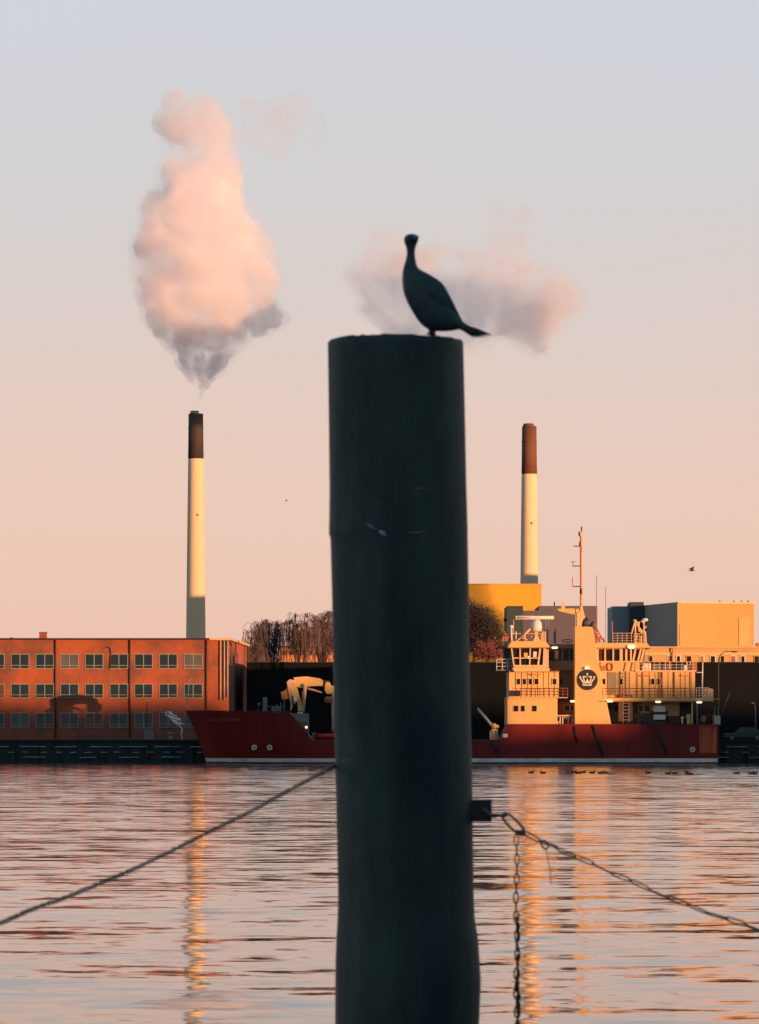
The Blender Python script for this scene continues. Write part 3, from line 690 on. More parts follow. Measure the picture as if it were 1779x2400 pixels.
for pp, mm in (((1228,1530,1238,1540), M['cream']), ((1250,1527,1258,1540), M['white']), ((1237,1538,1241,1544), M['lamp'])):
    MB().boxp(pp[0],pp[2],pp[1],pp[3],Y0+.64,.06).build('pane_patch', mm, bay)  # pale patches before the glass, the last one glowing
MB().prismp([(1190,1518),(1291,1518),(1278,1502.5),(1199,1502.5)], Y0+.2, 4.2).build('bay_roof', cream, bay, .05)
MB().boxp(1190, 1291, 1517, 1519, Y0+.1, 4.3).build('bay_eave', rib, bay)
# bridge wing platform
MB().boxp(1163, 1203, 1569.5, 1572, Y0+1.2, 3).build('bridge_wing', M['greymetal'], ship)
rail(1164, 1203, 1545, 1570, Y0+1.2, 13, 3, M['white'], .035, 2.5)
# aft bay
bay2 = MB().boxp(1396, 1500, 1551, 1573, Y0+.9, 6).build('bridge_bay', cream, ship)
mb = MB()
for a, w_ in ((1400,6),(1418.5,3.6),(1437.5,3.6),(1456,7),(1468,5),(1479,4)): mb.boxp(a-w_/2, a+w_/2, 1519, 1551, Y0+.85, .25)
for (a,b) in ((1490,1484),(1503,1495),(1510,1502)): mb.prismp([(a-2.2,1519),(a+2.2,1519),(b+2.2,1551),(b-2.2,1551)], Y0+.85, .25)
mb.boxp(1398,1500,1549,1552,Y0+.8,.3).boxp(1398,1511,1519,1521,Y0+.8,.3)
mb.build('window_frame', trim, bay2)
MB().prismp([(1400,1519),(1509,1519),(1501,1551),(1400,1551)], Y0+1.12, .06).build('pane', mat('amber_glass', (.10,.03,.012), .15), bay2)
for a, b_ in ((1426,1549),(1444,1549)): MB().boxp(a-4.5, a+5, 1523, b_, Y0+1.05, .05).build('pane', gl, bay2)
MB().prismp([(1388,1507),(1517,1507),(1525,1518.5),(1388,1518.5)], Y0+.5, 7).build('bay_roof', cream, bay2, .04)
MB().boxp(1388, 1524, 1518, 1519.5, Y0+.45, 7).build('bay_eave', rib, bay2)
for a, b in ((1471,1489),): MB().prismp([(a,1515),(a+3,1512),(b-3,1512),(b,1515),(b-3,1520),(a+3,1520)], Y0+.2, .25).build('deck_light', M['lamp'], ship)
mb = MB(); mb.ring(P(1430.5,1563,Y0+.75), (0,0,1), (1,0,0), .40, .27, .07, 18, 6); mb.build('lifebuoy', M['orange'], ship)
mb = MB()
for a in (1407, 1466, 1482): mb.prismp([(a,1552),(a+2.2,1552),(a-2,1573),(a-4,1573)], Y0+.8, .12)
mb.boxp(1406,1418,1560,1572,Y0+.8,.1); mb.build('bracket', rib, ship)
# level two aft
MB().boxp(1400, 1629, 1573, 1635, Y0+.7, 9).build('deckhouse', cream, ship, .03)
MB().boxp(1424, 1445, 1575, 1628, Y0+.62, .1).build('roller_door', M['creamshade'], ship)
ribs(1448, 1492, 1576, 1634, Y0+.7, 14)
ribs(1494, 1628, 1576, 1634, Y0+.7, 13.5)
for a in (1507.5, 1546, 1552.5, 1581, 1620): MB().tube([P(a,1575,Y0+.55), P(a,1635,Y0+.55)], .05, 5).build('pipe', rib, ship)
for a0, a1, b in ((1503,1525,1582),(1597,1618,1582)): MB().boxp(a0, a1, b, b+2.3, Y0+.4, .35).build('awning', M['orange'], ship)
for a0, a1 in ((1411.5,1419),(1453.5,1459),(1526,1534),(1540.5,1549)): win(a0, a1, 1591, 1604, Y0+.64)
MB().boxp(1490, 1632, 1571, 1574, Y0+.5, 9.3).build('deck_edge', trim, ship)
rail(1494, 1629, 1551, 1572, Y0+.6, 13, 3, trim, .03)
rail(1412, 1629, 1613, 1635, Y0+.02, 16, 3, rib, .028)
MB().boxp(1504.5, 1519, 1560, 1571, Y0+1.5, .9).boxp(1508,1526,1554,1571,Y0+2.2,.9).build('liferaft', M['white'], ship, .1)
MB().boxp(1603, 1621, 1559, 1571, Y0+1.5, .9).build('locker', M['white'], ship, .05)
MB().boxp(1530, 1600, 1556, 1572, Y0+3, 2).build('vent_house', M['greymetal'], ship)
mb = MB()
for a in (1560,1569,1610,1618): mb.boxp(a-1, a+1, 1550, 1568, Y0+2.6, .12)
mb.build('vent_pipe', trim, ship)
MB().boxp(1622, 1634, 1551, 1572, Y0+1, .5).build('winch_post', rib, ship)
# long deck over the working deck
MB().boxp(1404, 1672, 1635.5, 1643.5, Y0+.1, 10).build('upper_deck', cream, ship, .03)
MB().boxp(1404, 1673, 1642.5, 1645, Y0+.0, 10.2).build('deck_edge', rib, ship)
MB().prismp([(1661,1613),(1672,1615),(1672,1636),(1661,1636)], Y0+.1, 8).build('balcony_end', trim, ship)
rail(1632, 1661, 1612, 1636, Y0+.1, 7, 4, M['white'], .03)
MB().boxp(1672, 1688, 1637, 1639, Y0+2, .3).build('boat_boom', M['palepipe'], ship)
MB().tube([P(1645.5,1634,Y0+.6), P(1647,1552,Y0+.6)], .07, 6).tube([P(1633,1576,Y0+.6), P(1648,1576,Y0+.6)], .05, 5).build('light_mast', M['white'], ship)
# working deck: recessed house, doors, gear
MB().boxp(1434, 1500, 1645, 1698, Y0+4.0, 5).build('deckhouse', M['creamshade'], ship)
MB().boxp(1500, 1622, 1645, 1698, Y0+2.6, 7).build('deckhouse', cream, ship)
MB().boxp(1487, 1565, 1672, 1698, Y0+2.3, .2).build('lower_panel', mat('green_grey', (.17,.17,.12), .7), ship)
MB().boxp(1593, 1620, 1647, 1698, Y0+2.5, .15).build('doorway', M['black'], ship)
for a0, a1 in ((1439,1448),(1497,1506),(1511,1523)): win(a0, a1, 1654, 1667, Y0+(4.0 if a0 < 1480 else 2.55), frame=a0 > 1480, m=M['glass'])
mb = MB()
for k in range(4): mb.tube([P(1531,1656+k*3.6,Y0+.9), P(1560,1656+k*3.6,Y0+.9)], .1, 6)
mb.boxp(1532,1560,1675,1687,Y0+.8,.8)
mb.build('canvas_bundle', M['white'], ship, .05)
MB().boxp(1524, 1566, 1666, 1673, Y0+.9, .6).build('reel', mat('dark_maroon', (.06,.025,.02), .7), ship)
mb = MB().tube([P(1495,1697,Y0+.9), P(1495,1690,Y0+.9), P(1504,1686,Y0+.9), P(1513,1690,Y0+.9), P(1513,1697,Y0+.9)], .35, 8); mb.build('mooring_winch', M['darkslate'], ship)
MB().boxp(1566, 1592, 1678, 1698, Y0+1.2, 1.2).build('winch_drum', mat('maroon', (.08,.02,.018), .7), ship, .1)
MB().boxp(1610, 1618, 1674, 1699, Y0+.5, .5).build('bollard', M['cream'], ship)
MB().tube([P(1599,1699,Y0+.5), P(1599,1684,Y0+.5)], .09, 8).ball(P(1599,1683,Y0+.5), .16).build('mushroom_vent', M['white'], ship)
for a in (1622.5, 1634, 1675, 1683): MB().boxp(a-1.3, a+1.3, 1645 if a < 1640 else 1655, 1699, Y0+.3 if a < 1640 else Y0+3, .12).build('deck_post', trim if a < 1630 else M['greymetal'], ship)
MB().boxp(1640, 1673, 1674, 1698.5, Y0+3, 2).build('stern_winch', mat('dark_maroon', (.07,.03,.03), .7), ship, .1)
mb = MB()
for i in range(5): mb.ball(P(1644+random.uniform(0,8), 1681+random.uniform(0,10), Y0+1), .17)
mb.build('float', mat('dull_pink', (.4,.17,.14), .8), ship)
MB().boxp(1674, 1688.5, 1677, 1699.5, Y0+.5, 5).build('stern_bulwark', M['palepipe'], ship)
MB().tube([P(1691,1673,Y0+5), P(1711,1624,Y0+5)], .06, 6).build('flagstaff', M['greymetal'], ship)
MB().boxp(1600, 1612, 1680, 1681, Y0+.9, .1).build('chain_rail', trim, ship)
# ladder
mb = MB(); mb.boxp(1459.5, 1461.5, 1573, 1694, Y0+.3, .12).boxp(1473, 1475, 1573, 1694, Y0+.3, .12)
for k in range(15): mb.boxp(1461, 1473.5, 1577+k*7.8, 1579+k*7.8, Y0+.32, .08)
ld = mb.build('ladder', mat('ladder_paint', (.4,.25,.2), .7), ship)
MB().boxp(1450, 1460, 1628, 1690, Y0+.35, .3).boxp(1475,1483,1628,1690,Y0+.35,.3).build('ladder_guard', mat('brown_steel', (.16,.08,.07), .7), ship)
# deck lights
for a0, a1, b in ((1336,1348,1643.5),(1422,1437,1643.5),(1535.5,1550,1645),(1632,1646,1646),(1292.5,1308,1518)):
    MB().prismp([(a0,b),(a0+2,b-2.3),(a1-2,b-2.3),(a1,b),(a1-2,b+2.3),(a0+2,b+2.3)], Y0-.15, .2).build('deck_light', M['lamp'], ship)
# funnel casing with crown emblem
fun = MB().prismp([(1347,1468),(1388,1469),(1392,1490),(1404,1560),(1433,1698.5),(1347,1698.5)], Y0+.02, 3.2).build('funnel', cream, ship, .06)
tag(fun, 'tapering cream funnel casing with round black crown emblem')
def disc(cx_, cy_, r_, Y, d, n=36): return MB().prismp([(cx_+r_*math.cos(2*math.pi*k/n), cy_+r_*math.sin(2*math.pi*k/n)) for k in range(n)], Y, d)
em = disc(1376.5, 1593, 24, Y0-.04, .08).build('emblem', M['black'], fun)
disc(1376.5, 1593, 25, Y0-.01, .05).build('emblem_rim', rib, fun)
def cw(pts): return [(1320+a/13.77, 1560+b/13.77) for a, b in pts]
mb = MB()
def both(pts):
    mb.prismp(cw(pts), Y0-.075, .04); mb.prismp(cw([(1556-a, b) for a, b in reversed(pts)]), Y0-.075, .04)
both([(508,352),(590,345),(572,400),(625,470),(676,530),(640,560),(560,450)])
both([(625,350),(680,330),(740,352),(770,385),(690,372),(668,392),(690,455),(715,535),(680,535),(650,460)])
both([(630,560),(778,560),(778,575),(650,580),(650,600),(778,615),(778,648),(640,648)])
mb.prismp(cw([(778,400),(800,460),(840,520),(880,560),(676,560),(716,520),(756,460)]), Y0-.07, .04)
mb.prismp(cw([(764,300),(792,300),(786,345),(770,345)]), Y0-.075, .04)
mb.prismp(cw([(778+30*math.cos(k*.785), 272+30*math.sin(k*.785)) for k in range(8)]), Y0-.075, .04)
mb.build('crown', M['crown'], em)
MB().prismp([(1371,1568),(1373,1562.5),(1380,1562.5),(1382,1568)], Y0-.35, .4).build('emblem_light', M['lamp'], fun)
mb = MB().tube([P(1368,1469,Y0+1.5), P(1368.5,1460,Y0+1.5), P(1371,1454,Y0+1.5), P(1378,1450,Y0+1.5)], [.2,.2,.2,.24], 8)
mb.tube([P(1386,1470,Y0+1.5), P(1387,1462,Y0+1.5), P(1392,1458,Y0+1.5)], [.14,.14,.17], 8).boxp(1375,1383,1463,1469,Y0+1.2,.6)
mb.build('exhaust_pipe', M['black'], fun)
# bits behind funnel top: ladder frames and stays
mb = MB()
for a, b, c, d in ((1388,1474,1396,1504),(1396,1478,1404,1506),(1392,1460,1410,1495),(1398,1490,1418,1502),(1390,1485,1402,1487),(1393,1497,1404,1499),(1405,1492,1407,1506),(1414,1495,1415,1506)):
    mb.tube([P(a,b,Y0+2), P(c,d,Y0+2)], .08, 5)
mb.boxp(1388,1394,1476,1500,Y0+2,.2).boxp(1397,1402,1484,1490,Y0+2,.3).boxp(1398,1403,1494,1500,Y0+2,.3)
mb.build('stay_frame', rib, ship)
# mast
YM = Y0+5
mast = MB().prismp([(1359.5,1246),(1364.5,1246),(1366,1425),(1373,1452),(1374,1470),(1349,1470),(1349,1440),(1360,1432)], YM, .5).build('mast', M['creamtrim'], ship)
MB().prismp([(1305.5,1427),(1361,1425.5),(1360,1446),(1350,1443),(1348,1441),(1312,1433)], YM+.1, .8).build('radar_arm', cream, mast)
MB().boxp(1316, 1324, 1412, 1427, YM+.2, .4).build('radar_box', trim, mast)
MB().boxp(1361.5, 1364.5, 1234, 1246, YM+.1, .2).boxp(1356,1359.5,1246,1256,YM+.1,.2).build('navigation_light', M['black'], mast)
mb = MB().tube([P(1361,1256,YM-.1), P(1361,1420,YM-.1), P(1356,1426,YM-.1)], .08, 5)
for (a,b,y_) in ((1344,1361,1280),(1342,1360,1326.5),(1341,1361,1374.5)): mb.tube([P(a,y_,YM), P(b,y_,YM)], .07, 5)
for (a,y0_,y1_) in ((1358,1270,1280),(1342.5,1317,1326),(1342,1352,1374)): mb.tube([P(a,y0_,YM), P(a,y1_,YM)], .045, 5)
mb.tube([P(1339,1316.5,YM), P(1349,1316.5,YM)], .04, 5)
mb.boxp(1359.5,1364,1281,1294,YM-.15,.3).boxp(1359.5,1363,1330,1337,YM-.15,.3)
mb.build('yardarm', rib, mast)
MB().ball(P(1361.5,1386,YM-.1), .14,.14,.4).build('mast_lamp', M['black'], mast)
for (a,y0_,y1_,r_) in ((1398,1348,1470,.035),(1419.6,1375,1506,.035),(1435,1455,1507,.06)): MB().tube([P(a,y0_,Y0+3), P(a,y1_,Y0+3)], r_, 5).build('whip_aerial', rib, ship)
# gear on the forward roof
mb = MB().tube([P(1211,1447.6,Y0+1.6), P(1296,1447.6,Y0+1.6)], .19, 10); mb.boxp(1209,1254,1443.5,1451.5,Y0+1.45,.3).boxp(1282,1298.5,1443.5,1451.5,Y0+1.45,.3)
mb.build('radar_scanner', M['white'], ship)
mb = MB().lathe([(.55, Z(1479,Y0)), (.58, Z(1468,Y0)), (.52, Z(1458,Y0)), (.3, Z(1452,Y0)), (.05, Z(1450.5,Y0))], X(1257.5,Y0+1.6), Y0+1.6, 16)
mb.build('radar_dome', M['white'], ship)
mb = MB().boxp(1254,1261,1478,1503,Y0+1.4,.4).prismp([(1249,1503),(1267,1503),(1261,1490),(1255,1490)],Y0+1.3,.6).build('dome_pedestal', trim, ship)
mb = MB().tube([P(1199,1503,Y0+.9), P(1198.5,1472,Y0+.9)], .11, 6).ball(P(1198.7,1469,Y0+.9), .2); mb.build('navigation_light', M['white'], ship)
mb = MB().tube([P(1222,1494,Y0+1), P(1243,1474,Y0+1)], .12, 6).tube([P(1210,1503,Y0+1), P(1222,1494,Y0+1), P(1236,1500,Y0+1)], .07, 5)
for a in (1209, 1230, 1272, 1277): mb.tube([P(a,1480,Y0+1.3), P(a,1503,Y0+1.3)], .08, 5)
mb.tube([P(1200,1485,Y0+1.3), P(1275,1485,Y0+1.3)], .04, 5).tube([P(1204,1449,Y0+2), P(1203,1500,Y0+2)], .04, 5).boxp(1246,1254,1490,1503,Y0+1.6,.6).boxp(1264,1270,1485,1503,Y0+1.8,.6)
mb.build('roof_rail', trim, ship)
mb = MB()
for i in range(11):
    a = 1177+i*2; mb.tube([P(a,1502-random.uniform(4,24),Y0+4), P(a+random.uniform(-2,2),1503,Y0+4)], .07, 5)
mb.boxp(1178,1186,1488,1503,Y0+4,.4).build('signal_lamp', rib, ship)
mb = MB()
for a, t_ in ((1434.5,1460),(1278,1450),(1284,1455),(1299,1480),(1302,1473)): mb.tube([P(a,t_,Y0+4), P(a,1508,Y0+4)], .07, 5)
mb.ring(P(1329,1502,Y0+3.5), (1,0,0), (0,.3,1), .5, .15, .06, 16, 5); mb.build('roof_aerial', M['greymetal'], ship)
# gear on the aft roof
rail(1436, 1482, 1484, 1507, Y0+1, 11, 4, trim, .03); rail(1486, 1515, 1485, 1507, Y0+1, 6, 3, trim, .035)
mb = MB()
for a,b,c,d in ((1489,1454,1480,1485),(1489,1454,1504,1485),(1489,1454,1489,1507),(1497,1458,1497,1480),(1493,1466,1508,1482),(1509,1457,1509,1507),(1512,1480,1514,1507),(1515,1468,1508,1474),(1492,1500,1492,1485),(1502,1490,1502,1507)):
    mb.tube([P(a,b,Y0+2), P(c,d,Y0+2)], .09, 5)
mb.tube([P(1485,1454,Y0+2), P(1492,1454,Y0+2)], .08, 5).tube([P(1494,1458,Y0+2), P(1501,1458,Y0+2)], .06, 5)
mb.build('aerial_tripod', trim, ship)
MB().ball(P(1512,1453,Y0+2), .33,.3,.2).ball(P(1507,1456,Y0+2), .2).build('searchlight', M['white'], ship)

# ------------------------------------------------------------------ quay things
cz2 = lambda a, b: P(380+a/13.77, 1650+b/13.77, 435.6)
dvt = thing('white_sculpture', (cz2(630,1100).x, 435.6, QZ), 'white curved figure leaning on a thin bent stand by the ship bow', 'sculpture')
mb = MB(); mb.ring(cz2(180,320), (1,0,0), (0,0,1), .2, .2, .075, 14, 6)
mb.tube([cz2(230,260), cz2(330,350), cz2(420,390), cz2(490,395)], [.16,.13,.09,.05], 7)
mb.tube([cz2(200,380), cz2(300,440), cz2(430,480), cz2(560,500), cz2(620,550)], [.14,.19,.15,.16,.06], 8)
mb.tube([cz2(240,420), cz2(380,560), cz2(520,650), cz2(600,640), cz2(710,645)], [.05,.2,.22,.13,.04], 8)
mb.build('figure', M['white'], dvt)
mb = MB(); mb.tube([cz2(520,660), cz2(570,720), cz2(645,790), cz2(650,860), cz2(620,950), cz2(640,1120)], [.11,.09,.07,.06,.1,.04], 7)
mb.tube([cz2(640,1100), (cz2(640,1100).x, 435.6, QZ)], .05, 6)
mb.build('stand', M['white'], dvt)
def quay_box(name, a0, a1, b0, b1, m, label, cat):
    t = thing(name, P((a0+a1)/2,b1,436.0), label, cat); t.location.z = QZ
    zb, zt_ = QZ, Z(b0,436.0); x0_, x1_ = X(a0,436.0), X(a1,436.0)
    MB().box(x0_, x1_, 436, 437.2, zb, zt_).build('body', m, t, .04)
    MB().box(x0_-.06, x1_+.06, 435.9, 437.3, zt_, zt_+.08).build('lid', m, t)
    return t
quay_box('equipment_cabinet', 338, 358, 1708, 1736, M['bollard'], 'grey equipment cabinet on the quay before the brick building', 'cabinet')
t = thing('mooring_bollard', (X(400,435.4), 435.4, QZ), 'pale mooring bollard on the quay left of the ship bow', 'bollard')
MB().lathe([(.3,QZ),(.22,QZ+.3),(.2,QZ+.75)], X(400,435.4), 435.4, 14).build('post', M['bollard'], t)
MB().lathe([(.34,QZ+.75),(.36,QZ+.85),(.3,QZ+.95)], X(400,435.4), 435.4, 14).build('cap', M['bollard'], t)

# parked car on the right
def car(px0, Y, label):
    x0_ = X(px0, Y); z0 = QZ
    t = thing('parked_car', (x0_+2.2, Y, z0), label, 'car')
    prof = [(0,.35),(.02,.75),(.35,.86),(1.05,.95),(1.9,1.42),(2.2,1.48),(3.3,1.46),(3.9,1.1),(4.3,1.02),(4.4,.6),(4.38,.35)]
    MB().prism([(x0_+a, z0+b) for a, b in prof], Y, Y+1.75).build('body', M['car'], t, .06)
    for pts in ([(1.2,.98),(1.9,1.36),(2.25,1.40),(2.25,.98)], [(2.35,.98),(2.35,1.41),(3.2,1.39),(3.2,.98)], [(3.28,.99),(3.28,1.38),(3.75,1.08),(3.75,.99)]):
        MB().prism([(x0_+a, z0+b) for a, b in pts], Y-.012, Y+.02).build('window', M['carglass'], t)
    MB().prism([(x0_+.35,z0+.90),(x0_+1.05,z0+.985),(x0_+1.85,z0+1.45),(x0_+1.75,z0+1.30),(x0_+1.1,z0+1.0)], Y+.1, Y+1.6).build('windscreen', M['carglass'], t)
    for a in (.85, 3.55):
        for yy in (Y-.02, Y+1.57):
            wh = MB().tube([(x0_+a,yy,z0+.33),(x0_+a,yy+.2,z0+.33)], .33, 18).build('wheel', M['tyre'], t)
            MB().tube([(x0_+a,yy-.01,z0+.33),(x0_+a,yy+.02,z0+.33)], .2, 12).build('rim', M['greymetal'], wh)
    MB().box(x0_-.01, x0_+.1, Y+.15, Y+.5, z0+.62, z0+.76).build('headlight', M['carglass'], t)
    MB().box(x0_+4.33, x0_+4.42, Y+.15, Y+.5, z0+.7, z0+.9).build('tail_light', M['redpaint'], t)
    return t
car(1697, 440.0, 'dark teal parked car on the quay behind the ship stern')

# ------------------------------------------------------------------ ducks on the water, gulls in the sky
def duck(px, py, white, label):
    Y = F*CH/(py-HY); x = X(px,Y)
    t = thing('duck', (x,Y,0), label, 'duck', 'ducks resting on the far water')
    m = M['duckw'] if white else M['duck']
    s_ = random.choice((-1,1))
    mb = MB().ball((x,Y,.05), .22, .12, .10)
    mb.tube([(x+s_*.12,Y,.09),(x+s_*.16,Y,.15),(x+s_*.18,Y,.19)], [.06,.045,.045], 6).ball((x+s_*.19,Y,.20), .06,.05,.05)
    mb.tube([(x+s_*.22,Y,.195),(x+s_*.29,Y,.185)], [.025,.012], 5)
    mb.tube([(x-s_*.18,Y,.08),(x-s_*.28,Y,.12)], [.07,.015], 5)
    mb.build('body', m, t)
dl = [(1245,1812,0),(1272,1813,0),(1317,1812,1),(1345,1812,0),(1356,1813,0),(1367,1811.5,0),(1388,1812.5,0),(1408,1813.5,0),(1421,1813,0),(1430,1815,1),(1437,1814,1),(1519,1813,0),(1566,1814.5,0),(1582,1814,0),(1612,1814.5,0),(1617,1815,0),(1727,1814,0),(1761,1814,0),(1768,1814.5,0)]
ords = 'first second third fourth fifth sixth seventh eighth ninth tenth eleventh twelfth thirteenth fourteenth fifteenth sixteenth'.split()
nd = [0, 0]
for i, (a, b, wh) in enumerate(dl):
    duck(a, b, wh, ('%s pale duck from the left, on the water below the ship' if wh else '%s dark duck from the left, on the water below the ship') % ords[nd[wh]]); nd[wh] += 1
def gull(px, py, Y, s_, rot, label, cat='bird'):
    c = P(px,py,Y); t = thing('flying_bird', c, label, cat)
    mb = MB().ball(c, .2*s_, .08*s_, .07*s_)
    mb.tube([c+Vector((.15*s_,0,0)), c+Vector((.3*s_,0,.03*s_))], [.05*s_,.01], 5)
    mb.build('body', M['duck'], t)
    for sd_ in (-1,1):
        a = c+Vector((0,sd_*.05,0)); 
        q = [Vector((-.1,0,.02)), Vector((.12,0,.02)), Vector((.08+.1*rot,sd_*.35,.2+.1*rot)), Vector((-.25*rot,sd_*.75,.05*rot)), Vector((-.12,sd_*.4,.17))]
        MB().add([a+v*s_ for v in q] + [a+v*s_+Vector((0,0,.02)) for v in q], [(0,1,2,4),(4,2,3),(5,6,7,9),(9,7,8),(0,1,6,5),(1,2,7,6),(2,3,8,7)]).build('wing', M['duck'], t)
gull(671, 1174, 420, .5, .3, 'tiny dark bird flying between the left chimney and the pile')
gull(1621, 1337, 300, .9, 1.2, 'small brown bird flying above the silo block on the right')

# ------------------------------------------------------------------ foreground: pile, chains, cormorant
YP = 20.6
sil = [(798,768,1086),(1000,771,1091),(1150,772.5,1094),(1238,771,1096),(1250,770.5,1096),(1262,774,1096),(1400,778,1098),(1560,781,1100),(1780,785,1107),(1900,788,1108),(2100,793,1110),(2150,792,1112),(2200,789,1120),(2250,787,1124),(2300,786,1127),(2400,785,1123),(2600,780,1130),(2900,776,1140),(3600,770,1150)]
def pile_at(name, dxx, dyy, label):
    t = thing(name, (X(926,YP)+dxx, YP+dyy, 0), label, 'pile', 'mooring piles standing in the water')
    mb = MB(); prof = []; n = 72; vs = []; k = 0
    zs = [s_[0] for s_ in sil]
    fine = []
    for (a,la,ra),(b,lb,rb_) in zip(sil, sil[1:]):
        m_ = max(1, int((b-a)/22))
        for q in range(m_): u = q/m_; fine.append((a+(b-a)*u, la+(lb-la)*u, ra+(rb_-ra)*u))
    fine.append(sil[-1]); fine = list(reversed(fine))
    rings = []
    for (py,l,r) in fine:
        z = Z(py,YP); c = X((l+r)/2,YP); rad = (r-l)/2/F*YP
        rings.append((c, rad, z))
    # slightly worn top edge
    c, rad, z = rings[-1]; rings[-1] = (c, rad, z-.012); rings.append((c, rad-.012, z))
    for (c, rad, z) in rings:
        for k in range(n):
            a = 2*math.pi*k/n; d = 1+.010*mnoise.noise(Vector((math.cos(a)*3, math.sin(a)*3, z*1.2)))+.004*mnoise.noise(Vector((math.cos(a)*14, math.sin(a)*14, z*1.5)))
            dz = (.014*mnoise.noise(Vector((math.cos(a)*5, math.sin(a)*5, 2)))+.006*mnoise.noise(Vector((math.cos(a)*17, math.sin(a)*17, 2)))) if z > 4.99 else 0
            vs.append((c+dxx+rad*d*math.cos(a), YP+dyy+rad*d*math.sin(a), z+dz))
    fs = [(j*n+k, j*n+(k+1)%n, (j+1)*n+(k+1)%n, (j+1)*n+k) for j in range(len(rings)-1) for k in range(n)]
    mb.add(vs, fs, True); L = len(rings)-1
    mb.f.append(tuple(L*n+k for k in range(n))); mb.sm.append(False)
    mb.build('post', M['pile'], t)
    return t
pile = pile_at('mooring_pile', 0, 0, 'thick dark mooring pile in the centre with the cormorant on top')
def on_pile(px, py, lift=.004):
    for (a,la,ra),(b,lb,rb_) in zip(sil, sil[1:]):
        if a <= py <= b: u = (py-a)/(b-a); l = la+(lb-la)*u; r = ra+(rb_-ra)*u
    rad = (r-l)/2/F*YP; c = X((l+r)/2,YP); y = YP-rad
    for _ in range(4):
        x = X(px,y); s_ = max(-1, min(1, (x-c)/rad)); y = YP-rad*math.sqrt(1-s_*s_)
    return Vector((x, y-lift, Z(py,y)))
def scrape(pts, w_, m, name, d=.006):
    mb = MB(); mb.tube([on_pile(a,b,0) for a,b in pts], [w_*.35]+[w_]*(len(pts)-2)+[w_*.3], 8); return mb.build(name, m, pile)
Mo = mat('ochre_scrape', (.16,.15,.08), .7, var=.5, scale=30)
scrape([(965,1150),(985,1146),(1005,1145)], .006, Mo, 'nail_plate'); scrape([(968,1159),(980,1158),(990,1154)], .005, Mo, 'nail_plate')
scrape([(950,1246),(975,1250),(1003,1243)], .007, Mo, 'strap_mark')
scrape([(858,1226),(872,1236),(885,1244)], .012, mat('blue_scrape', (.08,.15,.18), .5), 'scrape')
scrape([(888,1244),(898,1250),(907,1258)], .013, mat('chalky_scrape', (.34,.42,.44), .5, var=.3, scale=30), 'scrape')
scrape([(884,1174),(896,1175),(908,1178)], .002, M['algae'], 'scratch')
scrape([(786,1781),(805,1784),(828,1779)], .004, mat('teal_band', (.10,.22,.26), .5), 'band_edge')
# bracket on the right side
mb = MB().box(X(1095,YP), X(1152,YP), YP-.06, YP+.06, Z(1926,YP), Z(1874,YP))
br = mb.build('bracket', mat('bracket_iron', (.016,.018,.018), .6), pile, .006)
MB().tube([P(1130,1895,YP-.08), P(1150,1912,YP-.08), P(1163,1912,YP-.06)], .012, 8).build('eye_bolt', M['chain'], br)

def chain(name, pts, link, wd, r, label, Yf, group):
    # pts in photo pixels, Yf(u) gives the distance along it
    root = thing(name, P(pts[0][0], pts[0][1], Yf(0)), label, 'chain', group)
    W_ = [P(a,b,Yf(i/(len(pts)-1))) for i,(a,b) in enumerate(pts)]
    # resample (Catmull-Rom like smoothing by linear subdivision)
    P3 = []
    for i in range(len(W_)-1):
        p0 = W_[max(0,i-1)]; p1 = W_[i]; p2 = W_[i+1]; p3 = W_[min(len(W_)-1,i+2)]
        for k in range(10):
            t = k/10; P3.append(.5*((2*p1)+(p2-p0)*t+(2*p0-5*p1+4*p2-p3)*t*t+(3*p1-p0-3*p2+p3)*t**3))
    P3.append(W_[-1])
    mb = MB(); d = 0; nxt = link*.5; i = 0; s_ = 0
    for a, b in zip(P3, P3[1:]):
        L = (b-a).length
        while d+L >= nxt:
            p = a.lerp(b, (nxt-d)/L); tdir = (b-a).normalized()
            side = tdir.cross(Vector((0,1,0))).normalized(); wv = Vector((0,1,0))
            ph = s_*1.15; v = side*math.cos(ph)+wv*math.sin(ph); v = (v-tdir*v.dot(tdir)).normalized()
            jit = random.uniform(-.001,.001)
            mb.ring(p+side*jit, tdir, v, link*.56, wd*.5, r, 14, 6); s_ += 1; nxt += link
        d += L
    mb.build('links', M['chain'], root)
    return root
gch = 'chains hanging from the mooring pile'
cr_pts = [(1224,1949),(1266,1971),(1292,1981),(1334,2002),(1376,2019),(1440,2049),(1482,2066),(1545,2095),(1613,2121),(1664,2142),(1723,2159),(1779,2180),(1900,2222),(2100,2275),(2400,2330)]
c1 = chain('slack_chain', cr_pts, .105, .021, .0040, 'slack chain running from the pile bracket down to the right edge', lambda u: 20.5-.5*u, gch)
mb = MB(); u1 = (P(1225,1952,20.5)-P(1180,1908,20.5)).normalized()
mb.ring(P(1165,1911,20.5), (1,0,-.05), (0,1,0), .045, .018, .007, 16, 8)
mb.ring(P(1203,1931,20.5), u1, (.7,0,.7), .072, .023, .0065, 20, 8)
mb.build('shackle', M['chain'], c1)
MB().tube([P(1208,1950,20.48), P(1232,1953,20.48)], .0125, 8).build('shackle_pin', M['chain'], c1)
mb = MB().ring(P(1277,1980,20.5), (.5,0,-.8), (.8,0,.5), .022, .015, .005, 14, 6).tube([P(1279,1990,20.5), P(1284,2010,20.5), P(1290,2045,20.5), P(1292,2075,20.5)], .0022, 5)
mb.build('dangling_wire', M['chain'], c1)
cl_pts = [(800,1790),(775,1801),(678,1852),(581,1905),(484,1953),(407,1992),(315,2036),(242,2067),(155,2103),(73,2132),(0,2164),(-120,2206),(-350,2275),(-700,2360)]
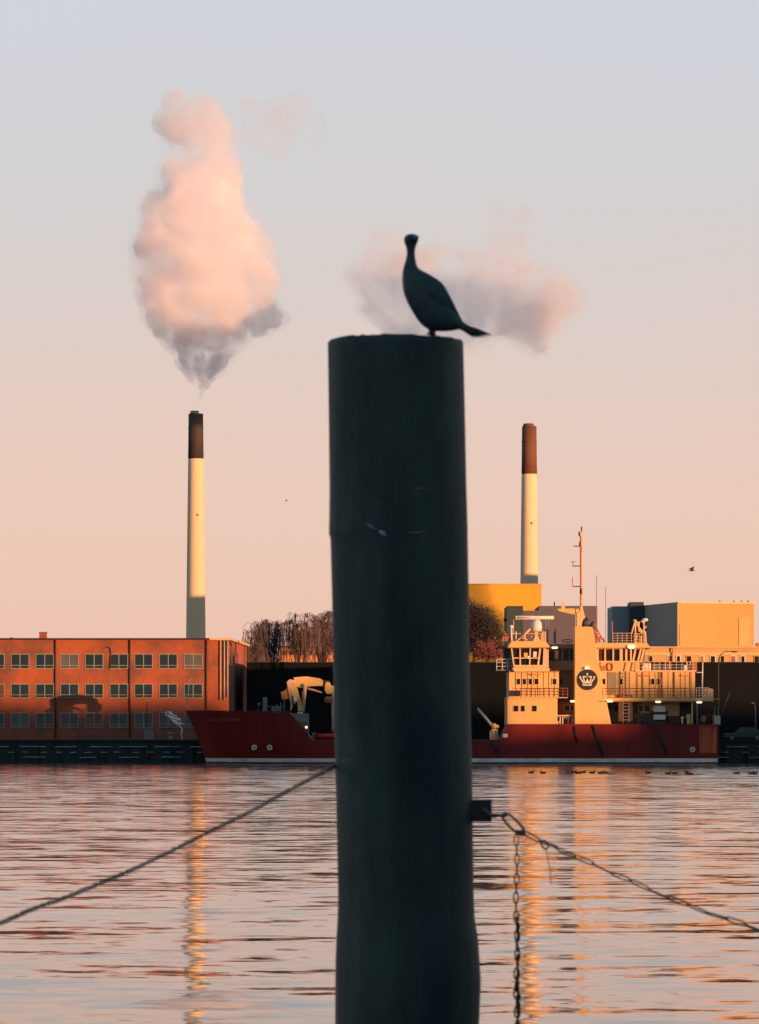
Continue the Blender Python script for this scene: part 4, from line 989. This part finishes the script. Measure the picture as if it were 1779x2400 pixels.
chain('slack_chain', cl_pts, .036, .014, .0038, 'rope like chain running from behind the pile down to the left edge', lambda u: 20.9-6*u, gch)
# vertical chain below the shackle, down into the water
root = thing('hanging_chain', P(1211,1962,20.45), 'weedy chain hanging straight down beside the pile into the water', 'chain', gch)
mb = MB(); y_ = 1958; i = 0
while y_ < 3300:
    thick = .5+.9*min(1,(y_-1958)/440); ln = 24
    p = P(1210+1.6*math.sin(i*.7)+(y_-1958)*.006, y_+ln/2, 20.45)
    if i % 2: mb.ring(p, (0,0,1), (.15,1,0), .030, .011, .0020+.0022*thick, 12, 6)
    else: mb.ring(p, (0,0,1), (1,.2,0), .030, .010+.003*thick, .0018+.0022*thick, 12, 6)
    y_ += ln*.93; i += 1
mb.build('links', M['rust'], root)
mb = MB()
for i in range(26):
    yy = 2150+i*11+random.uniform(-3,3)
    p = P(1211+random.uniform(-2,2)+(yy-1958)*.006, yy, 20.44); mb.ball(p, random.uniform(.006,.013)*(1.0 if i < 12 else 1.25), .01, random.uniform(.01,.03), 7, 5)
mb.build('seaweed', M['pile'], root)
# neighbouring piles that carry the far ends of the chains (outside the frame)
pile_at('mooring_pile', 4.2, -.3, 'dark mooring pile outside the frame at right holding the chain end')
pile_at('mooring_pile', -3.1, -5.4, 'dark mooring pile outside the frame at left holding the chain end')

# cormorant: rings at constant height, read off an enlargement (x = 750+a/3.671, y = 520+b/3.671)
YW = 20.36
bird = thing('cormorant', P(1013, 785, YW), 'dark cormorant standing upright on the pile with its tail to the right', 'bird')
def bz(a, b): return (750+a/3.671, 520+b/3.671)
ringsb = [(102,778,800,.3),(108,750,824,.8),(120,733,842,1),(140,722,850,1),(158,720,847,1),(178,726,840,.95),(200,734,830,.9),(225,743,822,.9),(260,748,816,.9),(295,745,818,.9),(325,738,824,.9),(350,730,828,.9),(375,722,834,.9),(400,715,848,.85),(418,711,880,.8),(440,708,922,.75),(465,706,966,.72),(490,705,1008,.7),(515,705,1044,.68),(545,707,1070,.66),(580,711,1092,.65),(620,720,1112,.65),(660,734,1133,.65),(700,751,1153,.65),(740,772,1173,.65),(780,796,1192,.65),(815,818,1208,.65),(850,842,1222,.65),(880,868,1232,.62),(905,896,1226,.6),(922,925,1205,.55),(934,955,1160,.5),(942,995,1090,.35)]
vs = []; n = 24
for (b, a0, a1, dep) in ringsb:
    x0_, yy = bz(a0, b); x1_, _ = bz(a1, b); z = Z(yy,YW); cx_ = X((x0_+x1_)/2,YW); ra = (x1_-x0_)/2/F*YW
    ry = min(ra*max(dep,.5)*1.0, .10)
    for k in range(n):
        t_ = 2*math.pi*k/n; vs.append((cx_+ra*math.cos(t_), YW+ry*math.sin(t_), z+.002*mnoise.noise(Vector((cx_*40+math.cos(t_)*4, z*60, math.sin(t_)*4)))))
fs = [(j*n+k, (j+1)*n+k, (j+1)*n+(k+1)%n, j*n+(k+1)%n) for j in range(len(ringsb)-1) for k in range(n)]
mb = MB().add(vs, fs, True); mb.f.append(tuple(range(n))); mb.sm.append(True); mb.f.append(tuple(len(vs)-1-k for k in range(n))); mb.sm.append(True)
bo = mb.build('body', M['feather'], bird); sm_ = bo.modifiers.new('sub', 'SUBSURF'); sm_.levels = sm_.render_levels = 1
def bp(a, b, dy=0): x_, y_ = bz(a, b); p = P(x_, y_, YW); p.y += dy; return p
mb = MB()   # folded wings as raised feather panels on both sides
for sd_ in (-1, 1):
    ol = [(800,470),(900,455),(1000,500),(1060,560),(1120,660),(1190,790),(1240,885),(1180,850),(1050,760),(900,640),(820,560)]
    ds = [.055,.055,.05,.05,.045,.035,.02,.04,.06,.068,.065]
    cpt = bp(985,640,sd_*.088)
    vs2 = [bp(a,b,sd_*d) for (a,b),d in zip(ol,ds)] + [cpt]
    m_ = len(ol); mb.add(vs2, [(i,(i+1)%m_,m_) for i in range(m_)], True)
mb.build('wing', M['feather'], bird)
mb = MB()
for i in range(7):     # tail fan of overlapping stiff feathers
    u = i/6; tip = (1475-150*u, 976+10*math.sin(u*3.1)+6*u); dy = -.045+.09*u
    b0 = bp(1225-10*u, 880+40*u, dy*.3); b1 = bp(1250-14*u, 893+38*u, dy*.3); t1 = bp(tip[0], tip[1], dy)
    mid0 = bp(1225+(tip[0]-1225)*.5, 880+40*u+(tip[1]-880-40*u)*.42, dy*.7); mid1 = bp(1250+(tip[0]-1250)*.55, 905+30*u+(tip[1]-905-30*u)*.62, dy*.7)
    q = [b0, mid0, t1, mid1, b1]; mb.add(q + [p+Vector((0,.004,-.004)) for p in q], [(0,1,2,3,4),(9,8,7,6,5),(0,5,6,1),(1,6,7,2),(2,7,8,3),(3,8,9,4)])
# solid root joining the fan to the body
mb.tube([bp(1150,860), bp(1215,892), bp(1290,932), bp(1360,956)], [.05,.022,.016,.004], 8)
mb.build('tail', M['feather2'], bird)
mb = MB()
for dx_ in (-6, 22):
    mb.tube([bp(955+dx_,915,dx_*.0015), bp(958+dx_,962,dx_*.0015)], [.012,.009], 8)
    for k in (-1,0,1): mb.tube([bp(958+dx_,960,dx_*.0015), bp(948+dx_+k*16,972,dx_*.0015-.03)], [.007,.004], 6)
    c = bp(950+dx_,968,dx_*.0015-.015); mb.ball((c.x,c.y,c.z), .02,.025,.006, 8, 5)
mb.build('feet', M['feather2'], bird)
mb = MB().tube([bp(800,150,-.02), bp(830,148,-.055), bp(842,146,-.075), bp(842,154,-.08)], [.014,.009,.006,.003], 8); mb.build('bill', M['feather2'], bird)
mb = MB().ball(tuple(bp(752,142,-.022)), .0035).ball(tuple(bp(816,142,-.024)), .0035); mb.build('eyes', M['black'], bird)

# ------------------------------------------------------------------ smoke
def smoke_mat(name, dens, ns, lo, hi, col):
    m = bpy.data.materials.new(name); m.use_nodes = True; t = m.node_tree; t.nodes.clear()
    o_ = t.nodes.new('ShaderNodeOutputMaterial'); v = t.nodes.new('ShaderNodeVolumePrincipled')
    v.inputs['Color'].default_value = (*col,1); v.inputs['Anisotropy'].default_value = .0
    ge = t.nodes.new('ShaderNodeTexCoord'); nz = t.nodes.new('ShaderNodeTexNoise'); nz.inputs['Scale'].default_value = ns
    nz.inputs['Detail'].default_value = 5; nz.inputs['Roughness'].default_value = .6; nz.inputs['Distortion'].default_value = .3
    t.links.new(ge.outputs['Object'], nz.inputs['Vector'])
    mr_ = t.nodes.new('ShaderNodeMapRange'); mr_.inputs[1].default_value = lo; mr_.inputs[2].default_value = hi; mr_.inputs[3].default_value = 0; mr_.inputs[4].default_value = dens
    t.links.new(nz.outputs['Fac'], mr_.inputs[0]); t.links.new(mr_.outputs[0], v.inputs['Density'])
    t.links.new(v.outputs[0], o_.inputs['Volume'])
    return m
def smoke(puffs, Y, label, m, vox, disp, tex_size, seed=1, veil=None):
    rnd = random.Random(seed)
    cx_ = sum(p[0] for p in puffs)/len(puffs); lowy = max(p[1] for p in puffs)
    root = P(cx_, lowy, Y)
    mb = MB()
    for p in puffs:
        a, b, r = p[:3]; dy_ = p[3] if len(p) > 3 else rnd.uniform(-.35,.35)*r/F*Y
        c = P(a,b,Y); rr = r/F*Y; c.y += dy_
        mb.ball(tuple(c), rr, rr*1.0, rr, 20, 12)
        for k in range(16):
            v_ = Vector((rnd.gauss(0,1),rnd.gauss(0,1),rnd.gauss(0,1))).normalized(); q = c+v_*rr*.86; mb.ball(tuple(q), rr*rnd.uniform(.16,.40), n=12, m=8)
    me = bpy.data.meshes.new('smoke_plume'); me.from_pydata([Vector(v_)-root for v_ in mb.v], [], mb.f); me.update(); me.materials.append(m)
    o_ = bpy.data.objects.new('smoke_plume', me); C.objects.link(o_); o_.location = root
    rm = o_.modifiers.new('union', 'REMESH'); rm.mode = 'VOXEL'; rm.voxel_size = vox; rm.use_smooth_shade = True
    for i, (ts, ds) in enumerate(((tex_size, disp), (tex_size*.38, disp*.45))):
        tx = bpy.data.textures.new('puff%d' % i, 'CLOUDS'); tx.noise_scale = ts; tx.noise_depth = 3
        dm = o_.modifiers.new('billow', 'DISPLACE'); dm.texture = tx; dm.strength = ds; dm.mid_level = .5
    tag(o_, label, 'smoke', kind='thing')
    if veil:
        mb = MB()
        for p in puffs:
            a, b, r = p[:3]; c = P(a,b,Y); c.y += p[3] if len(p) > 3 else 0; rr = r/F*Y*1.12+1.2*min(1,r/30)
            mb.ball(tuple(c), rr, n=20, m=12)
        v2 = mb.build('veil', veil, o_)
        rm = v2.modifiers.new('union', 'REMESH'); rm.mode = 'VOXEL'; rm.voxel_size = vox*1.3; rm.use_smooth_shade = True
        dm = v2.modifiers.new('billow', 'DISPLACE'); dm.texture = tx; dm.strength = disp*.9; dm.mid_level = .5
    return o_
k_ = 1200/F
p1 = [(471,926,4,0),(468,912,7,0),(474,898,10,0),(462,886,9,0),(484,882,13,0),(446,876,10,0),(466,860,24,0),(500,862,22,0),(440,840,22,0),(470,832,36,-2),(520,838,22,-2),(545,822,18,0),
      (500,800,48,-4),(430,800,36,-3),(395,775,30,-4),(450,765,58,-6),(545,775,42,-3),(366,748,28,-5),(600,760,32,4),(640,740,26,7),(610,720,36,6),
      (420,712,66,-8),(510,705,78,-8),(570,690,60,-3),(375,690,45,-8),(338,640,26,-8),(352,700,26,-9),(612,650,44,-4),(622,600,26,-3),(390,640,62,-8),(470,620,100,-9),(565,625,72,-4),(360,590,45,-7),(420,560,84,-8),(515,550,84,-7),(585,570,52,-3),
      (390,505,56,-6),(460,480,76,-6),(530,490,40,-4),(440,430,64,-4),(510,415,50,-4),(485,365,54,-3),(525,385,32,-3),(478,320,46,-2),(470,282,46,-2),(420,290,44,-1),(410,250,34,-1),(388,285,26,0),(482,262,36,-2)]
SM1 = smoke_mat('steam', .21, .12, .40, .58, (1,.975,1)); VE = smoke_mat('steam_veil', .06, .09, .38, .66, (1,.975,1))
sp1 = smoke([p for p in p1 if p[1] >= 440], 1200.0, 'tall billowing pink smoke plume above the left chimney', SM1, 1.1, 4.0, 7, 3, VE)
upper = smoke([(a+random.uniform(-4,4), b, r*1.05, d) for a,b,r,d in p1 + [(465,450,60,-4),(500,470,56,-4),(490,345,44,-2),(500,310,40,-2)] if b < 480], 1200.0, 'x', smoke_mat('upper_steam', .16, .10, .34, .58, (1,.975,1)), 1.1, 4.5, 8, 6, VE)
for c_ in list(upper.children): c_.name = 'veil'
upper.name = 'smoke_top'; upper.parent = sp1; upper.location = upper.location - sp1.location
for k2 in ('label','category','kind'):
    if k2 in upper: del upper[k2]
for c_ in list(upper.children):
    pass
def stem(pts_, name):
    mb = MB()
    rnd = random.Random(2)
    for line in pts_:
        for (a,b,r),(c,d,r2) in zip(line, line[1:]):
            for k in range(4):
                u = k/4; q = P(a+(c-a)*u, b+(d-b)*u, 1200.0); q += Vector((rnd.gauss(0,.25),rnd.gauss(0,.4),rnd.gauss(0,.25))); mb.ball(tuple(q), (r+(r2-r)*u)/F*1200*rnd.uniform(.85,1.15), n=10, m=7)
    o_ = mb.build(name, smoke_mat('dense_steam', .28, .30, .36, .62, (1,.98,1)), sp1)
    rm = o_.modifiers.new('union', 'REMESH'); rm.mode = 'VOXEL'; rm.voxel_size = .38; rm.use_smooth_shade = True
stem([[(467,944,2.5),(471,926,5),(480,908,8),(488,888,12),(497,866,18),(520,846,22)], [(456,928,2),(452,908,4),(443,888,8),(434,866,14),(418,846,18)], [(474,898,6),(470,874,12),(466,850,17),(470,828,12)]], 'smoke_stem')
p1b = [(530,330,30,0),(555,300,34,2),(540,275,24,2),(585,255,30,3),(750,275,26,4),(700,225,26,4),(735,320,26,5),(660,345,30,5),(600,300,34,4),(640,265,36,4),(680,250,34,4),(700,280,34,4),(660,300,40,4),(620,330,26,4),(720,240,22,4),(740,300,20,4),(560,290,26,3)]
smoke(p1b, 1200.0, 'faint pink wisp of smoke drifting right of the tall plume top', smoke_mat('thin_steam', .085, .06, .36, .66, (1,.95,1)), 1.8, 4, 9, 8)
p2 = [(902,570,34,-4),(880,612,30,-2),(925,640,50,0),(850,655,32,2),(820,640,20,3),(990,640,54,0),(965,600,26,-3),(1050,690,78,0),(960,720,74,3),(890,700,50,4),(1095,640,52,-4),(1140,725,66,-2),(1045,775,48,3),(1110,785,40,3),(1030,610,34,-4),
      (1200,695,64,-5),(1262,705,74,-7),(1312,705,50,-8),(1232,765,50,-4),(1180,640,34,-6),(1250,650,34,-6),(1260,812,24,-3),(1290,770,26,-5)]
SM2 = smoke_mat('hazy_steam', .088, .06, .36, .68, (1,.96,1)); VE2 = smoke_mat('haze_veil', .04, .06, .36, .66, (1,.96,1))
smoke(p2, 1180.0, 'wide grey and pink smoke bank behind the cormorant', SM2, 1.5, 5.0, 9, 5, VE2)
p3 = [(1165,500,24,-3),(1225,510,24,-3),(1160,590,34,-4),(1168,556,34,-4),(1190,540,18,-4),(1150,575,18,-3),(1200,600,34,-3),(1210,560,30,-3),(1230,625,24,-3)]
smoke(p3, 1180.0, 'faint pink puff of smoke at upper right of the smoke bank', smoke_mat('thin_steam', .10, .06, .34, .66, (1,.95,1)), 1.6, 4, 9, 9)

# ------------------------------------------------------------------ unseen things added behind the camera and outside the frame to cast shade
def tower(name, x0_, x1_, y0_, y1_, z0, z1, label, m=None, cat='building', wins=True):
    t = thing(name, ((x0_+x1_)/2, (y0_+y1_)/2, z0), label, cat)
    MB().box(x0_, x1_, y0_, y1_, z0, z1).build('wall', m or M['facade'], t)
    MB().box(x0_-.3, x1_+.3, y0_-.3, y1_+.3, z1, z1+.4).build('roof', M['roof'], t)
    if wins:
        mb = MB(); nx_ = max(1, int((x1_-x0_)/6)); nz_ = max(1, int((z1-z0)/3.4))
        for i in range(nx_):
            for k in range(nz_): a = x0_+2+i*6; mb.box(a, a+2, y1_, y1_+.04, z0+1+k*3.4, z0+2.6+k*3.4)
        mb.build('window', M['glass'], t)
    return t
ED = 1.414*math.tan(SUN_EL)                          # rise of a sun ray per metre of x
tower('shade_block', 18, 130, -34, -20, 1.3, 26, 'plain unseen block behind the camera, nearest to it, shading the pile')  # unseen row, added to shade the pile, hull and brick wall
tower('shade_block', 135, 400, -34, -20, 1.3, 27, 'long unseen shade block behind the camera, further right')
for x0_, x1_, ez, sp, nm in ((404,432.3,6.8,470,'corner block left of the stepped roofs'), (432.3,437.4,4.4,470,'narrow block, first of the stepped roofs'), (437.4,443.6,1.2,470,'narrow block with the lowest roof'),
                         (443.6,453.8,6.9,470,'narrow block, tallest of the stepped roofs'), (453.8,461.3,.6,441,'narrow block, fifth of the stepped roofs'), (461.3,471.0,3.6,441,'broad block, sixth of the stepped roofs'),
                         (471.0,481.0,-1.5,441,'slim block before the last one'), (481.0,640,7.5,460,'long last block of the row')):
    tower('shade_block', x0_, x1_-.01, -34, -20, 1.3, ez+sp*ED-.4, nm+', added unseen behind the camera for its shadow')  # roof heights stepped to put each shadow edge where wanted
# unseen roof stacks added to break up the light on the brick building
zr = 6.8+470*ED
rnd = random.Random(4)
for i, xx in enumerate((424.4,426.4,428.4,430.3,431.9)):
    hh = rnd.uniform(4,8.5); 
    t = thing('roof_stack', (xx,-27,zr), '%s shade stack added on the corner block behind the camera' % ords[i], 'stack', 'stacks added behind the camera for shade')
    MB().box(xx-.55, xx+.55, -28, -26, zr, zr+hh).build('shaft', M['brick'], t)
    MB().box(xx-.7, xx+.7, -28.2, -25.8, zr+hh, zr+hh+.3).build('cap', M['roof'], t)
# unseen block added right of the frame to shade the left chimney foot
xc = X(458,1200)
tower('shade_tower', xc+235, xc+275, 945, 985, QZ, 43+250*ED, 'tall unseen block outside the frame at right, added for its shadow', M['slate'])
pf = [(0,0,0)]
# unseen steam banks added toward the sun, shaped to shade plumes, chimney top, yellow building
def shade_steam(puffs, Y, sh_, label, dens):
    mb = MB(); rnd = random.Random(len(puffs)); off_ = Vector((sh_, -sh_, sh_*ED))
    for (a, b, r) in puffs:
        c = P(a,b,Y)+off_; rr = r/F*Y; mb.ball(tuple(c), rr, rr, rr, 14, 9)
        for k in range(7):
            v_ = Vector((rnd.gauss(0,1),rnd.gauss(0,1),rnd.gauss(0,1))).normalized(); mb.ball(tuple(c+v_*rr*.85), rr*rnd.uniform(.2,.42), n=10, m=7)
    root = P(puffs[0][0],puffs[0][1],Y)+off_
    me = bpy.data.meshes.new('smoke_plume'); me.from_pydata([Vector(v_)-root for v_ in mb.v], [], mb.f); me.update(); me.materials.append(smoke_mat('shade_steam', dens, .08, .25, .6, (.95,.95,.95)))
    o_ = bpy.data.objects.new('smoke_plume', me); C.objects.link(o_); o_.location = root
    rm = o_.modifiers.new('union', 'REMESH'); rm.mode = 'VOXEL'; rm.voxel_size = 2
    tag(o_, label, 'smoke')
shade_steam([(335,800,36),(395,815,46),(455,822,50),(520,828,52),(585,778,50),(640,755,44),(460,900,60),(520,905,55),(400,885,55),(450,962,42),(490,950,30)], 1200.0, 190, 'unseen smoke bank added at right to shade the left plume foot', .3)
shade_steam([(850,690,46),(915,700,54),(985,695,56),(1050,715,56),(1105,760,54),(960,775,60),(1040,790,60),(1190,800,34),(1265,842,36)], 1180.0, 145, 'unseen smoke bank added at upper right to shade the wide smoke bank', .22)
shade_steam([(1075,1400,62),(1095,1480,76),(1020,1480,60),(1130,1530,66),(1060,1360,50)], 900.0, 120, 'unseen low smoke bank added at right to shade the yellow building', .20)
